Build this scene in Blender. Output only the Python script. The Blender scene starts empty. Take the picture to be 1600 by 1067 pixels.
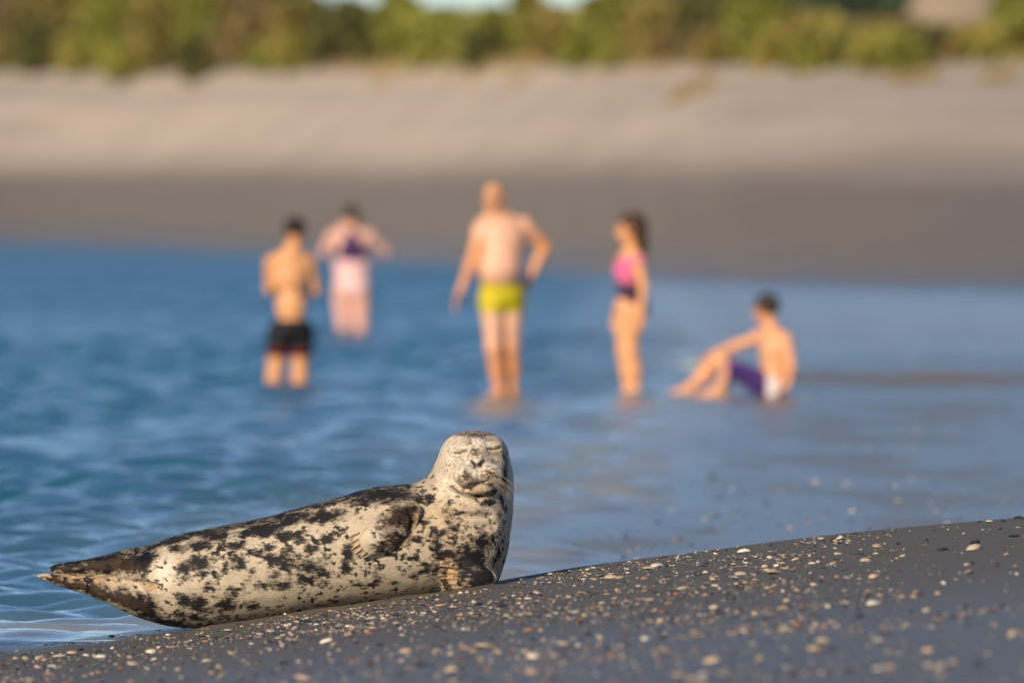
import bpy, math, random
import numpy as np
from mathutils import Vector, Matrix

# ------------------------------------------------------------------ camera, sky, sun, exposure
F = 17778.0          # focal length in photo pixels (400 mm on a 36 mm sensor, 1600 px wide)
VH = 300.0           # horizon row in the photograph
H = 1.62             # eye height above the water
D = 41.5             # distance of the seal
scene = bpy.context.scene
COL = scene.collection

cam_d = bpy.data.cameras.new("camera")
cam_d.lens = 400.0
cam_d.sensor_width = 36.0
cam_d.clip_start = 1.0
cam_d.clip_end = 20000.0
cam_d.dof.use_dof = True
cam_d.dof.focus_distance = D - 0.1
cam_d.dof.aperture_fstop = 3.8
cam = bpy.data.objects.new("camera", cam_d)
COL.objects.link(cam)
cam.location = (0, 0, H)
cam.rotation_euler = (math.pi / 2 - math.atan((533.5 - VH) / F), 0, 0)
scene.camera = cam

SUN_EL = math.radians(24.0)
SUN_AZ = math.radians(30.0)       # behind the camera, to its left
world = bpy.data.worlds.new("World")
scene.world = world
world.use_nodes = True
wn = world.node_tree
sky = wn.nodes.new("ShaderNodeTexSky")
sky.sky_type = 'NISHITA'
sky.sun_disc = False
sky.sun_elevation = SUN_EL
sky.sun_rotation = math.pi + SUN_AZ
sky.air_density = 0.65
sky.dust_density = 0.15
sky.ozone_density = 2.7
wn.links.new(sky.outputs[0], wn.nodes["Background"].inputs[0])
wn.nodes["Background"].inputs[1].default_value = 0.10

sun_d = bpy.data.lights.new("sun", 'SUN')
sun_d.energy = 5.0
sun_d.angle = math.radians(0.5)
sun_d.color = (1.0, 0.80, 0.56)
sun = bpy.data.objects.new("sun", sun_d)
COL.objects.link(sun)
to_sun = Vector((-math.sin(SUN_AZ) * math.cos(SUN_EL), -math.cos(SUN_AZ) * math.cos(SUN_EL), math.sin(SUN_EL)))
sun.rotation_euler = (-to_sun).to_track_quat('-Z', 'Y').to_euler()
sun.location = to_sun * 60

scene.view_settings.view_transform = 'Standard'
scene.view_settings.look = 'None'
scene.view_settings.exposure = 0.20
scene.view_settings.gamma = 1.0
scene.view_settings.use_curve_mapping = False
scene.render.engine = 'CYCLES'
scene.cycles.use_denoising = True
scene.cycles.use_adaptive_sampling = False
scene.cycles.max_bounces = 6
scene.cycles.transparent_max_bounces = 8
scene.cycles.sample_clamp_indirect = 6.0

# ------------------------------------------------------------------ helpers
rng = np.random.default_rng(7)
random.seed(7)

def at(u, v, d):
    """photo pixel + distance -> world point"""
    return np.array([(u - 800.0) / F * d, d, H - (v - VH) / F * d])

def tag(o, label=None, cat=None, group=None, kind=None):
    if label: o["label"] = label
    if cat: o["category"] = cat
    if group: o["group"] = group
    if kind: o["kind"] = kind
    return o

def empty(name, loc, label, cat, group=None):
    o = bpy.data.objects.new(name, None)
    o.empty_display_size = 0.1
    COL.objects.link(o)
    o.location = tuple(float(c) for c in loc)
    return tag(o, label, cat, group)

def mesh_from(name, verts, faces, smooth=True):
    """faces: (n,k) int array or list of arrays of fixed width"""
    me = bpy.data.meshes.new(name)
    verts = np.asarray(verts, dtype=np.float32)
    if not isinstance(faces, list): faces = [faces]
    faces = [np.asarray(f, dtype=np.int32) for f in faces if len(f)]
    me.vertices.add(len(verts))
    me.vertices.foreach_set("co", verts.ravel())
    loops = np.concatenate([f.ravel() for f in faces])
    sizes = np.concatenate([np.full(len(f), f.shape[1], dtype=np.int32) for f in faces])
    starts = np.concatenate([[0], np.cumsum(sizes)[:-1]]).astype(np.int32)
    me.loops.add(len(loops))
    me.loops.foreach_set("vertex_index", loops)
    me.polygons.add(len(sizes))
    me.polygons.foreach_set("loop_start", starts)
    me.polygons.foreach_set("loop_total", sizes)
    me.update(calc_edges=True)
    me.validate()
    me.polygons.foreach_set("use_smooth", np.full(len(me.polygons), smooth, dtype=bool))
    return me

def add_obj(name, me, mat=None, parent=None, world_origin=None):
    """mesh given in world coordinates; under a parent it is moved to the parent's frame"""
    if parent is not None or world_origin is not None:
        org = np.array(parent.location if parent is not None else world_origin, dtype=np.float32)
        co = np.empty(len(me.vertices) * 3, dtype=np.float32)
        me.vertices.foreach_get("co", co)
        co = co.reshape(-1, 3) - org
        me.vertices.foreach_set("co", co.ravel())
        me.update()
    o = bpy.data.objects.new(name, me)
    COL.objects.link(o)
    if parent is not None: o.parent = parent
    elif world_origin is not None: o.location = tuple(float(c) for c in world_origin)
    if mat: me.materials.append(mat)
    return o

def attr_f(me, name, vals):
    a = me.attributes.new(name, 'FLOAT', 'POINT')
    a.data.foreach_set("value", np.asarray(vals, dtype=np.float32))

def attr_c(me, name, vals):
    a = me.attributes.new(name, 'FLOAT_COLOR', 'POINT')
    v = np.ones((len(vals), 4), dtype=np.float32); v[:, :3] = vals
    a.data.foreach_set("color", v.ravel())

# value noise
_perm = rng.random((64, 64, 64)).astype(np.float32)
def vnoise(p, scale=1.0):
    q = np.asarray(p, dtype=np.float32) * scale
    i = np.floor(q).astype(np.int64); f = q - i
    f = f * f * (3 - 2 * f)
    r = 0
    for dx in (0, 1):
        wx = f[..., 0] if dx else 1 - f[..., 0]
        for dy in (0, 1):
            wy = f[..., 1] if dy else 1 - f[..., 1]
            for dz in (0, 1):
                wz = f[..., 2] if dz else 1 - f[..., 2]
                r = r + wx * wy * wz * _perm[(i[..., 0] + dx) & 63, (i[..., 1] + dy) & 63, (i[..., 2] + dz) & 63]
    return r
def fnoise(p, scale, oct=3):
    r = 0; a = 1.0; t = 0
    for k in range(oct):
        r = r + a * vnoise(np.asarray(p) + 17.3 * k, scale * 2 ** k); t += a; a *= 0.5
    return r / t
_perm2 = rng.random(256 * 256).astype(np.float32)
def _vn2(x, y):
    i = np.floor(x); j = np.floor(y); f = (x - i).astype(np.float32); g = (y - j).astype(np.float32)
    i = i.astype(np.int32) & 255; j = j.astype(np.int32) & 255; i1 = (i + 1) & 255; j1 = (j + 1) & 255
    f = f * f * (3 - 2 * f); g = g * g * (3 - 2 * g)
    a = _perm2[i * 256 + j]; b = _perm2[i1 * 256 + j]; c = _perm2[i * 256 + j1]; d = _perm2[i1 * 256 + j1]
    return (a + (b - a) * f) * (1 - g) + (c + (d - c) * f) * g
def noise2(x, y, scale, oct=3, seed=0.0):
    r = 0; a = 1.0; t = 0
    for k in range(oct):
        r = r + a * _vn2(x * scale * 2 ** k + seed * 13.7 + 5.3 * k, y * scale * 2 ** k + seed * 7.9 + 2.1 * k); t += a; a *= 0.5
    return r / t
def sstep(a, b, x):
    t = np.clip((x - a) / (b - a), 0, 1); return t * t * (3 - 2 * t)

# ---- signed distance fields on a grid, meshed with surface nets
class Field:
    def __init__(self, lo, hi, h):
        self.lo = np.array(lo, dtype=np.float64); self.h = h
        self.n = np.ceil((np.array(hi) - self.lo) / h).astype(int) + 1
        self.F = np.full(self.n, 1.0, dtype=np.float32)
    def box(self, lo, hi):
        a = np.clip(np.floor((np.array(lo) - self.lo) / self.h).astype(int), 0, self.n)
        b = np.clip(np.ceil((np.array(hi) - self.lo) / self.h).astype(int) + 1, 0, self.n)
        sl = tuple(slice(i, j) for i, j in zip(a, b))
        ax = [(self.lo[k] + self.h * np.arange(a[k], b[k])).astype(np.float32) for k in range(3)]
        return sl, ax[0][:, None, None], ax[1][None, :, None], ax[2][None, None, :]
    def merge(self, sl, d, k, sub=False):
        A = self.F[sl]
        if A.size == 0: return
        if sub:
            hh = np.maximum(k - np.abs(A + d), 0) / k
            self.F[sl] = np.maximum(A, -d) + hh * hh * k * 0.25
        else:
            hh = np.maximum(k - np.abs(A - d), 0) / k
            self.F[sl] = np.minimum(A, d) - hh * hh * k * 0.25
    def ell(self, c, r, k=0.02, R=None, sub=False):
        c = np.array(c, float); r = np.array(r, float)
        m = max(r) + k + 0.03 if R is not None else r + k + 0.03
        sl, X, Y, Z = self.box(c - m, c + m)
        x, y, z = X - c[0], Y - c[1], Z - c[2]
        if R is not None:
            R = np.array(R)
            x, y, z = (R[0, i] * x + R[1, i] * y + R[2, i] * z for i in range(3))
        k0 = np.sqrt((x / r[0]) ** 2 + (y / r[1]) ** 2 + (z / r[2]) ** 2) + 1e-6
        k1 = np.sqrt((x / r[0] ** 2) ** 2 + (y / r[1] ** 2) ** 2 + (z / r[2] ** 2) ** 2) + 1e-6
        self.merge(sl, (k0 * (k0 - 1) / k1).astype(np.float32), k, sub)
    def cone(self, a, b, ra, rb, k=0.02, fy=1.0, sub=False):
        """tapered capsule, flattened (or widened) along y by fy"""
        a = np.array(a, float); b = np.array(b, float)
        m = max(ra, rb) * max(1, fy) + k + 0.03
        sl, X, Y, Z = self.box(np.minimum(a, b) - m, np.maximum(a, b) + m)
        ab = b - a; aby = ab[1] / fy
        L = ab[0] ** 2 + aby ** 2 + ab[2] ** 2 + 1e-12
        x, y, z = X - a[0], (Y - a[1]) / fy, Z - a[2]
        t = np.clip((x * ab[0] + y * aby + z * ab[2]) / L, 0, 1)
        d = np.sqrt((x - t * ab[0]) ** 2 + (y - t * aby) ** 2 + (z - t * ab[2]) ** 2) - (ra + t * (rb - ra))
        self.merge(sl, (d * min(1.0, fy)).astype(np.float32), k, sub)
    def front_y(self, x, z):
        i = int(round((x - self.lo[0]) / self.h)); j = int(round((z - self.lo[2]) / self.h))
        col = self.F[min(max(i, 0), self.n[0] - 1), :, min(max(j, 0), self.n[2] - 1)]
        w = np.where(col < 0)[0]
        if len(w) == 0: return None
        q = w[0]
        if q == 0: return self.lo[1]
        f0, f1 = col[q - 1], col[q]
        return self.lo[1] + self.h * (q - 1 + f0 / (f0 - f1))
    def mesh(self, relax=2):
        Fv = self.F; s = Fv < 0; n = self.n
        c = np.zeros(n - 1, dtype=np.int8)
        offs = [(i, j, k) for i in (0, 1) for j in (0, 1) for k in (0, 1)]
        for o in offs:
            c += s[o[0]:n[0] - 1 + o[0], o[1]:n[1] - 1 + o[1], o[2]:n[2] - 1 + o[2]]
        act = (c > 0) & (c < 8)
        idx = np.argwhere(act)
        vid = np.full(n - 1, -1, dtype=np.int64); vid[act] = np.arange(len(idx))
        val = np.stack([Fv[idx[:, 0] + o[0], idx[:, 1] + o[1], idx[:, 2] + o[2]] for o in offs], 1)
        acc = np.zeros((len(idx), 3)); cnt = np.zeros(len(idx))
        oa = np.array(offs, float)
        for a in range(8):
            for b in range(a + 1, 8):
                if np.abs(oa[a] - oa[b]).sum() != 1: continue
                m = (val[:, a] < 0) != (val[:, b] < 0)
                t = val[m, a] / (val[m, a] - val[m, b])
                acc[m] += oa[a] + t[:, None] * (oa[b] - oa[a]); cnt[m] += 1
        V = self.lo + self.h * (idx + acc / cnt[:, None])
        quads = []
        for ax in range(3):
            u, w = (ax + 1) % 3, (ax + 2) % 3
            lo_ = [slice(None)] * 3; hi_ = [slice(None)] * 3
            lo_[ax] = slice(0, n[ax] - 1); hi_[ax] = slice(1, n[ax])
            ch = s[tuple(lo_)] != s[tuple(hi_)]
            e = np.argwhere(ch)
            e = e[(e[:, u] > 0) & (e[:, w] > 0) & (e[:, u] < n[u] - 1) & (e[:, w] < n[w] - 1)]
            inside = s[e[:, 0], e[:, 1], e[:, 2]]
            def g(du, dw):
                q = e.copy(); q[:, u] += du; q[:, w] += dw
                return vid[q[:, 0], q[:, 1], q[:, 2]]
            Q = np.stack([g(-1, -1), g(0, -1), g(0, 0), g(-1, 0)], 1)
            Q[~inside] = Q[~inside][:, ::-1]
            quads.append(Q)
        Q = np.concatenate(quads)
        for _ in range(relax):
            S = np.zeros_like(V); C = np.zeros(len(V))
            for k in range(4):
                a, b = Q[:, k], Q[:, (k + 1) % 4]
                for d in range(3):
                    S[:, d] += np.bincount(a, V[b, d], len(V)) + np.bincount(b, V[a, d], len(V))
                C += np.bincount(a, minlength=len(V)) + np.bincount(b, minlength=len(V))
            V = V * 0.5 + 0.5 * S / np.maximum(C, 1)[:, None]
        return V, Q

def vnormals(V, Q):
    fn = np.cross(V[Q[:, 2]] - V[Q[:, 0]], V[Q[:, 3]] - V[Q[:, 1]])
    N = np.zeros_like(V)
    for k in range(4):
        for d in range(3): N[:, d] += np.bincount(Q[:, k], fn[:, d], len(V))
    return N / (np.linalg.norm(N, axis=1, keepdims=True) + 1e-12)

def shell_of(V, Q, N, mask, off):
    """a garment: the masked part of a body pushed outwards, with a hem turned in"""
    fm = mask[Q].all(1); q = Q[fm]
    if len(q) == 0: return None
    used = np.unique(q); rm = np.full(len(V), -1); rm[used] = np.arange(len(used))
    q = rm[q]; v = V[used] + N[used] * off
    e = np.concatenate([q[:, [k, (k + 1) % 4]] for k in range(4)])
    key = np.sort(e, 1); code = key[:, 0] * len(used) + key[:, 1]
    uq, ix, ct = np.unique(code, return_index=True, return_counts=True)
    be = e[ix[ct == 1]]
    bv = np.unique(be); r2 = np.full(len(used), -1); r2[bv] = len(used) + np.arange(len(bv))
    v = np.concatenate([v, V[used[bv]] - N[used[bv]] * 0.006])
    hem = np.stack([be[:, 1], be[:, 0], r2[be[:, 0]], r2[be[:, 1]]], 1)
    return v, np.concatenate([q, hem])

# ---- materials
def nodes_of(name):
    m = bpy.data.materials.new(name); m.use_nodes = True
    nt = m.node_tree; b = nt.nodes["Principled BSDF"]
    return m, nt, b
def N_(nt, t, **kw):
    n = nt.nodes.new(t)
    for k, v in kw.items():
        if k.startswith("i_"):
            kk = k[2:]
            n.inputs[int(kk) if kk.isdigit() else kk].default_value = v
        else: setattr(n, k, v)
    return n
def ramp(nt, src, stops):
    r = N_(nt, "ShaderNodeValToRGB")
    el = r.color_ramp.elements
    while len(el) < len(stops): el.new(0.5)
    for e, (p, c) in zip(el, stops):
        e.position = p; e.color = (*c, 1) if len(c) == 3 else c
    nt.links.new(src, r.inputs[0]); return r.outputs[0]
def mixc(nt, fac, a, b, mode='MIX'):
    n = N_(nt, "ShaderNodeMix", data_type='RGBA', blend_type=mode)
    for s, v in ((0, fac), (6, a), (7, b)):
        if hasattr(v, "links") or hasattr(v, "is_linked"): nt.links.new(v, n.inputs[s])
        else: n.inputs[s].default_value = v if s == 0 else (*v, 1)
    return n.outputs[2]
def math_(nt, op, a, b=None, c=None, clamp=False):
    n = N_(nt, "ShaderNodeMath", operation=op, use_clamp=clamp)
    for s, v in ((0, a), (1, b), (2, c)):
        if v is None: continue
        if hasattr(v, "is_linked"): nt.links.new(v, n.inputs[s])
        else: n.inputs[s].default_value = v
    return n.outputs[0]
def noise_(nt, scale, detail=3, rough=0.55, vec=None, stretch=None):
    t = N_(nt, "ShaderNodeTexNoise"); t.inputs["Scale"].default_value = scale
    t.inputs["Detail"].default_value = detail; t.inputs["Roughness"].default_value = rough
    if vec is None:
        vec = N_(nt, "ShaderNodeTexCoord").outputs["Object"]
    if stretch:
        mp = N_(nt, "ShaderNodeMapping"); mp.inputs["Scale"].default_value = stretch
        nt.links.new(vec, mp.inputs["Vector"]); vec = mp.outputs[0]
    nt.links.new(vec, t.inputs["Vector"])
    return t.outputs["Fac"]
def bump_(nt, b, h, strength, dist):
    n = N_(nt, "ShaderNodeBump"); n.inputs["Strength"].default_value = strength
    n.inputs["Distance"].default_value = dist
    nt.links.new(h, n.inputs["Height"]); nt.links.new(n.outputs[0], b.inputs["Normal"])
def attr_(nt, name, out="Fac"):
    a = N_(nt, "ShaderNodeAttribute"); a.attribute_name = name; return a.outputs[out]
def simple_mat(name, col, var=0.25, scale=30, rough=0.6, spec=0.3, bump=0.0, sss=0.0):
    m, nt, b = nodes_of(name)
    nz = noise_(nt, scale, 4)
    lo = tuple(c * (1 - var) for c in col); hi = tuple(min(1, c * (1 + var)) for c in col)
    nt.links.new(ramp(nt, nz, [(0.3, lo), (0.7, hi)]), b.inputs["Base Color"])
    b.inputs["Roughness"].default_value = rough
    b.inputs["Specular IOR Level"].default_value = spec
    if sss:
        b.inputs["Subsurface Weight"].default_value = sss
        b.inputs["Subsurface Radius"].default_value = (0.02, 0.008, 0.004)
        b.inputs["Subsurface Scale"].default_value = 0.4
    if bump: bump_(nt, b, nz, 0.5, bump)
    return m

# ------------------------------------------------------------------ the ground: near beach, tidal flat, sea bed, far beach and dunes
_gu = np.array([-600, 0, 100, 170, 290, 400, 480, 560, 640, 700, 770, 900, 1000, 1100, 1200, 1300, 1400, 1500, 1600, 2000, 2600])
_gv = np.array([1006, 999, 997, 993, 985, 970, 957, 946, 933, 924.5, 914, 893, 879, 867, 854, 843, 832.5, 822, 812, 780, 750])
_gx = (_gu - 800) / F * D
_gz = H - (_gv - VH) / F * D
_xbY = np.array([30, 44, 50, 61, 72, 82, 96, 110, 140, 190, 260])
_xbX = np.array([0.6, 0.5, 0.30, 0.95, 1.40, 1.80, 2.5, 2.6, 2.8, 3.2, 3.6])
_shX = np.array([-400, -60, -16, -8.5, -4.0, 0.5, 1.2, 5.2, 8.4, 20, 60, 400])
_shY = np.array([560, 430, 358, 310, 278, 232, 218, 192, 186, 176, 165, 150])

def shore_y(x):
    r = 0
    for o in (-3.2, -2.1, -1, 0, 1, 2.1, 3.2): r = r + np.interp(x + o, _shX, _shY)
    return r / 7
def sand_ridge(x, y):
    c = 97 + 1.2 * np.sin(x * 0.8) + 1.5 * (noise2(x, y * 0.2, 0.7, 2, 3.0) - 0.5)
    w = sstep(2.0, 2.7, x)
    hump = np.exp(-((x - 3.75) / 0.5) ** 2) * 0.05
    return w * (0.040 + hump * .6) * np.exp(-((y - c) / 1.9) ** 2)

def ground_z(x, y):
    x = np.asarray(x, float); y = np.asarray(y, float)
    # near beach
    g = np.interp(x, _gx, _gz)
    crest = D + 0.42 + 0.10 * np.sin(x * 2.3) + 0.08 * np.sin(x * 5.1 + 1)
    near = g + np.interp(x, [-1.6, -1.0, 1.2], [0.015, 0.0145, 0.001]) * (D - y)
    seal_u = x / (D / F) + 800
    near = near + 0.012 * np.exp(-((y - (D - .185)) / .085) ** 2) * sstep(285, 330, seal_u) * sstep(790, 765, seal_u) * (.6 + .8 * noise2(x, y, 9.0, 2, 31.0))
    near = near + 0.007 * (noise2(x, y * .6, 3.5, 3, 33.0) - .5) * sstep(D + .3, D - 1.0, y)
    near = near + 0.012 * (noise2(x, y, 0.9, 2, 1.0) - 0.5) * sstep(0, 1.5, D - 0.6 - y)
    over = np.maximum(y - crest, 0)
    near = near - 0.085 * over ** 2 / (over + 0.5)
    # tidal flat and sea bed
    xb = np.interp(y, _xbY, _xbX)
    t = xb - x + 0.9 * (noise2(x, y * .5, 0.6, 3, 21.0) - .5)
    flat = 0.011 * (noise2(x, y, 0.8, 4, 2.0) - 0.50) + 0.0006
    bed = np.where(t > 0, -0.085 * t * t / (t + .5) / (1 + 0.06 * t), 0.0) - 0.006 * np.clip(t, -1, 0) 
    bed = np.maximum(bed, -0.8) + flat * sstep(1.0, -0.3, t) + 0.02 * (noise2(x, y, 0.4, 2, 5.0) - 0.5) * sstep(0, 1, t)
    bed = bed + sand_ridge(x, y) - 0.02 * sstep(104, 125, y) * sstep(-1, 1, x - xb)
    z = np.maximum(near, bed)
    d = np.abs(near - bed); k = 0.03
    z = z + np.maximum(k - d, 0) ** 2 / (4 * k)
    # far beach
    s = y - shore_y(x) + 3.0 * (noise2(x, y, 0.06, 2, 4.0) - 0.5)
    top = np.interp(x, [-40, -19, -10, 0, 6, 40], [6.9, 6.45, 5.9, 5.1, 4.65, 4.4])
    fr_ = np.interp(x, [-25, -8, 5], [.37, .42, .455])
    far = top * np.where(s < 45, fr_ * s / 45, fr_ + (1 - fr_) * np.minimum((s - 45) / 35, 1)) + 0.010 * np.maximum(s - 80, 0)
    far = far + 0.05 * (noise2(x * .35, y, 0.35, 3, 6.0) - 0.5) * sstep(40, 60, s)
    dune = sstep(86, 105, s) * (1.0 * noise2(x, y, 0.09, 3, 8.0) + 0.1)
    bump = 2.3 * np.exp(-((x - 11.9) / 1.5) ** 4) * np.exp(-((y - 300) / 7) ** 2) 
    far = far + dune * sstep(1200, 300, y) + bump
    far = np.where(s > -20, far, -1.0)
    w = sstep(-14, -2, s)
    return z * (1 - w) + np.maximum(far, z * (1 - w) + far * w) * w

def axis(parts):
    out = [np.arange(a, b, st) for a, b, st in parts]
    return np.unique(np.concatenate(out).round(4))
def geo(a, b, n): return np.sign(a) * np.geomspace(abs(a), abs(b), n)

gx = np.unique(np.concatenate([geo(-36, -3000, 34), axis([(-36, -12, .6), (-12, -2.6, .2), (-2.6, 2.6, .03), (2.6, 12, .2), (12, 36.1, .6)]), geo(36, 3000, 34)]))
gy = np.concatenate([[-60, -30, 0, 10, 16, 20], axis([(22, 27, .25), (27, 44, .05), (44, 130, .25), (130, 460, 1.5)]), np.geomspace(462, 6000, 40)])
GX, GY = np.meshgrid(gx, gy, indexing='ij')
GZ = ground_z(GX, GY)
ni, nj = GX.shape
I = np.arange(ni * nj).reshape(ni, nj)
gq = np.stack([I[:-1, :-1], I[1:, :-1], I[1:, 1:], I[:-1, 1:]], -1).reshape(-1, 4)
me = mesh_from("ground", np.stack([GX, GY, GZ], -1).reshape(-1, 3), gq)
sf = (GY - shore_y(GX) + 5.0 * (noise2(GX, GY, 0.05, 3, 4.0) - 0.5)).ravel()
attr_f(me, "dry", sstep(33, 56, sf) * .85 + .15 * sstep(20, 60, sf))
attr_f(me, "dunes", sstep(78, 90, sf))
nearmask = sstep(46, 43, GY.ravel())
film = np.clip(sstep(0.05, -0.002, GZ.ravel()) * (1 - nearmask) + sstep(0.035, 0.0, GZ.ravel()) * nearmask, 0, 1) * sstep(-5, -12, sf)
film = np.maximum(film, .8 * sstep(16, -6, sf) * sstep(-30, -15, sf))
film = film * (1 - (1 - nearmask) * .34 * sstep(.46, .66, noise2(GX.ravel(), GY.ravel() * .22, 1.6, 3, 51.0)))
attr_f(me, "film", film)
attr_f(me, "damp", sstep(39.5, 33.0, GY.ravel()) * nearmask)
attr_f(me, "near", nearmask)
attr_f(me, "band", noise2(GX.ravel() * .10, sf * .8, .28, 4, 41.0))

def sand_material():
    m, nt, b = nodes_of("sand")
    pos = N_(nt, "ShaderNodeNewGeometry").outputs["Position"]
    fine = noise_(nt, 420, 3, 0.7, pos)
    mid = noise_(nt, 9, 4, 0.6, pos)
    big = noise_(nt, 0.12, 4, 0.6, pos)
    wetc = mixc(nt, mid, (0.074, 0.068, 0.058), (0.116, 0.107, 0.091))
    speck = ramp(nt, noise_(nt, 130, 2, 0.5, pos), [(0.30, (0.45, 0.45, 0.48)), (0.38, (1, 1, 1)), (0.66, (1, 1, 1)), (0.74, (1.9, 1.8, 1.6))])
    wetc = mixc(nt, 1.0, wetc, speck, 'MULTIPLY')
    grain = ramp(nt, fine, [(0.30, (0.55, 0.55, 0.56)), (0.5, (1, 1, 1)), (0.72, (1.5, 1.42, 1.30))])
    wetc = mixc(nt, 1.0, wetc, grain, 'MULTIPLY')
    farw = mixc(nt, big, (0.160, 0.135, 0.108), (0.205, 0.176, 0.144))
    wetc = mixc(nt, attr_(nt, "near"), farw, wetc)
    dryc = mixc(nt, ramp(nt, big, [(0.35, (0, 0, 0)), (0.65, (1, 1, 1))]), (0.375, 0.318, 0.268), (0.455, 0.392, 0.335))
    bands = ramp(nt, attr_(nt, "band"), [(0.30, (.86, .87, .89)), (0.5, (1, 1, 1)), (0.70, (1.12, 1.10, 1.07))])
    dryc = mixc(nt, 1.0, dryc, bands, 'MULTIPLY')
    col = mixc(nt, attr_(nt, "dry"), wetc, dryc)
    dun = mixc(nt, noise_(nt, 0.7, 4, 0.6, pos), (0.20, 0.16, 0.09), (0.46, 0.36, 0.27))
    col = mixc(nt, attr_(nt, "dunes"), col, dun)
    dark = mixc(nt, attr_(nt, "film"), (1, 1, 1), (0.40, 0.42, 0.46))
    col = mixc(nt, 1.0, col, dark, 'MULTIPLY')
    nt.links.new(col, b.inputs["Base Color"])
    r0 = math_(nt, 'MULTIPLY_ADD', attr_(nt, "damp"), -0.24, 0.66)
    r0 = math_(nt, 'MULTIPLY_ADD', mid, 0.12, r0)
    r1 = math_(nt, 'MULTIPLY_ADD', attr_(nt, "film"), -0.34, r0, clamp=True)
    r1 = math_(nt, 'MAXIMUM', math_(nt, 'MULTIPLY_ADD', attr_(nt, "dry"), 0.3, r1), 0.20)
    nt.links.new(r1, b.inputs["Roughness"])
    b.inputs["Specular IOR Level"].default_value = 0.5
    nt.links.new(math_(nt, "MULTIPLY", attr_(nt, "film"), 0.5), b.inputs["Coat Weight"]); b.inputs["Coat Roughness"].default_value = 0.22; b.inputs["Coat IOR"].default_value = 1.33
    h = math_(nt, 'ADD', math_(nt, 'MULTIPLY', fine, 0.0016), math_(nt, 'MULTIPLY', noise_(nt, 40, 3, 0.6, pos), 0.006))
    h = math_(nt, 'MULTIPLY', h, math_(nt, 'MULTIPLY_ADD', math_(nt, 'MAXIMUM', attr_(nt, "film"), attr_(nt, "damp")), -0.85, 1.0))
    rip = math_(nt, 'MULTIPLY', noise_(nt, 5.0, 4, 0.65, pos, (1, .55, 1)), math_(nt, 'MULTIPLY', attr_(nt, "film"), 0.05))
    h = math_(nt, 'ADD', h, rip)
    bump_(nt, b, h, 0.8, 1.0)
    nt.links.new(b.inputs["Normal"].links[0].from_socket, b.inputs["Coat Normal"])
    return m
M_SAND = sand_material()
tag(add_obj("ground", me, M_SAND), "grey sand of beach, tidal flat and far dunes", "beach", kind="structure")

# ------------------------------------------------------------------ the water
wx = np.unique(np.concatenate([geo(-9, -3000, 28), axis([(-9, -4.5, .16), (-4.5, 4.5, .07), (4.5, 9.01, .16)]), geo(9, 3000, 28)])).astype(np.float32)
wy = np.concatenate([[-200, -60, 0, 15, 24, 28], axis([(30, 70, .06), (70, 140, .10), (140, 240, .2), (240, 440, .5)]), np.geomspace(445, 3000, 30)]).astype(np.float32)
WX, WY = np.meshgrid(wx, wy, indexing='ij')
bedz = ground_z(WX, WY)
depth = np.maximum(-bedz, 0)
spac = np.interp(WY, [30, 60, 75, 110, 150, 225, 260, 440, 460, 3000], [.07, .07, .1, .12, .2, .24, .5, .5, 15, 200])
WZ = np.zeros_like(WX)
wr = np.random.default_rng(21)
gust = 0.55 + 0.9 * noise2(WX, WY * 0.35, 0.22, 3, 9.0)
for k in range(60):
    lam = 0.22 * (1.15 / 0.22) ** wr.random()
    th = math.radians(wr.normal(82, 36))
    kx, ky = np.float32(2 * math.pi / lam * math.cos(th)), np.float32(2 * math.pi / lam * math.sin(th))
    amp = np.float32(0.0058 * lam ** 0.7)
    ph = wr.random() * 6.283
    a = amp * np.clip((lam / spac - 2.5) / 2.0, 0, 1)
    arg = kx * WX + ky * WY + np.float32(ph)
    WZ += a * (np.sin(arg) + 0.12 * np.sin(2 * arg + 0.6))
shal = sstep(0.0, 0.06, depth) * 0.6 + 0.4 * sstep(0.0, 0.015, depth)
WZ *= gust * shal
# little swash wavelet on the near shore by the tail
sw = np.exp(-((WY - (D - 0.75 + 0.28 * np.sin(WX * 4.0) + 0.15 * np.sin(WX * 9.3))) / 0.16) ** 2) * sstep(-1.2, -1.6, WX) * (0.5 + noise2(WX, WY, 5.0, 2, 11.0))
WZ += 0.020 * sw
keep = (bedz < 0.05)
ni, nj = WX.shape
I = np.arange(ni * nj).reshape(ni, nj)
wq = np.stack([I[:-1, :-1], I[1:, :-1], I[1:, 1:], I[:-1, 1:]], -1).reshape(-1, 4)
wq = wq[keep.ravel()[wq].any(1)]
used = np.unique(wq); rm = np.full(ni * nj, -1); rm[used] = np.arange(len(used))
me = mesh_from("water", np.stack([WX, WY, WZ], -1).reshape(-1, 3)[used], rm[wq])
attr_f(me, "depth", depth.ravel()[used])
attr_f(me, "chop", np.maximum(.26 * sstep(.06, .02, depth) * sstep(42, 45, WY), np.interp(WY, [38, 60, 140, 260], [.05, .10, .22, .34]) * (.85 + .15 * sstep(0, .06, depth)) + .06 * (noise2(WX, WY * .3, .25, 2, 19.0) - .5)).ravel()[used])

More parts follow.
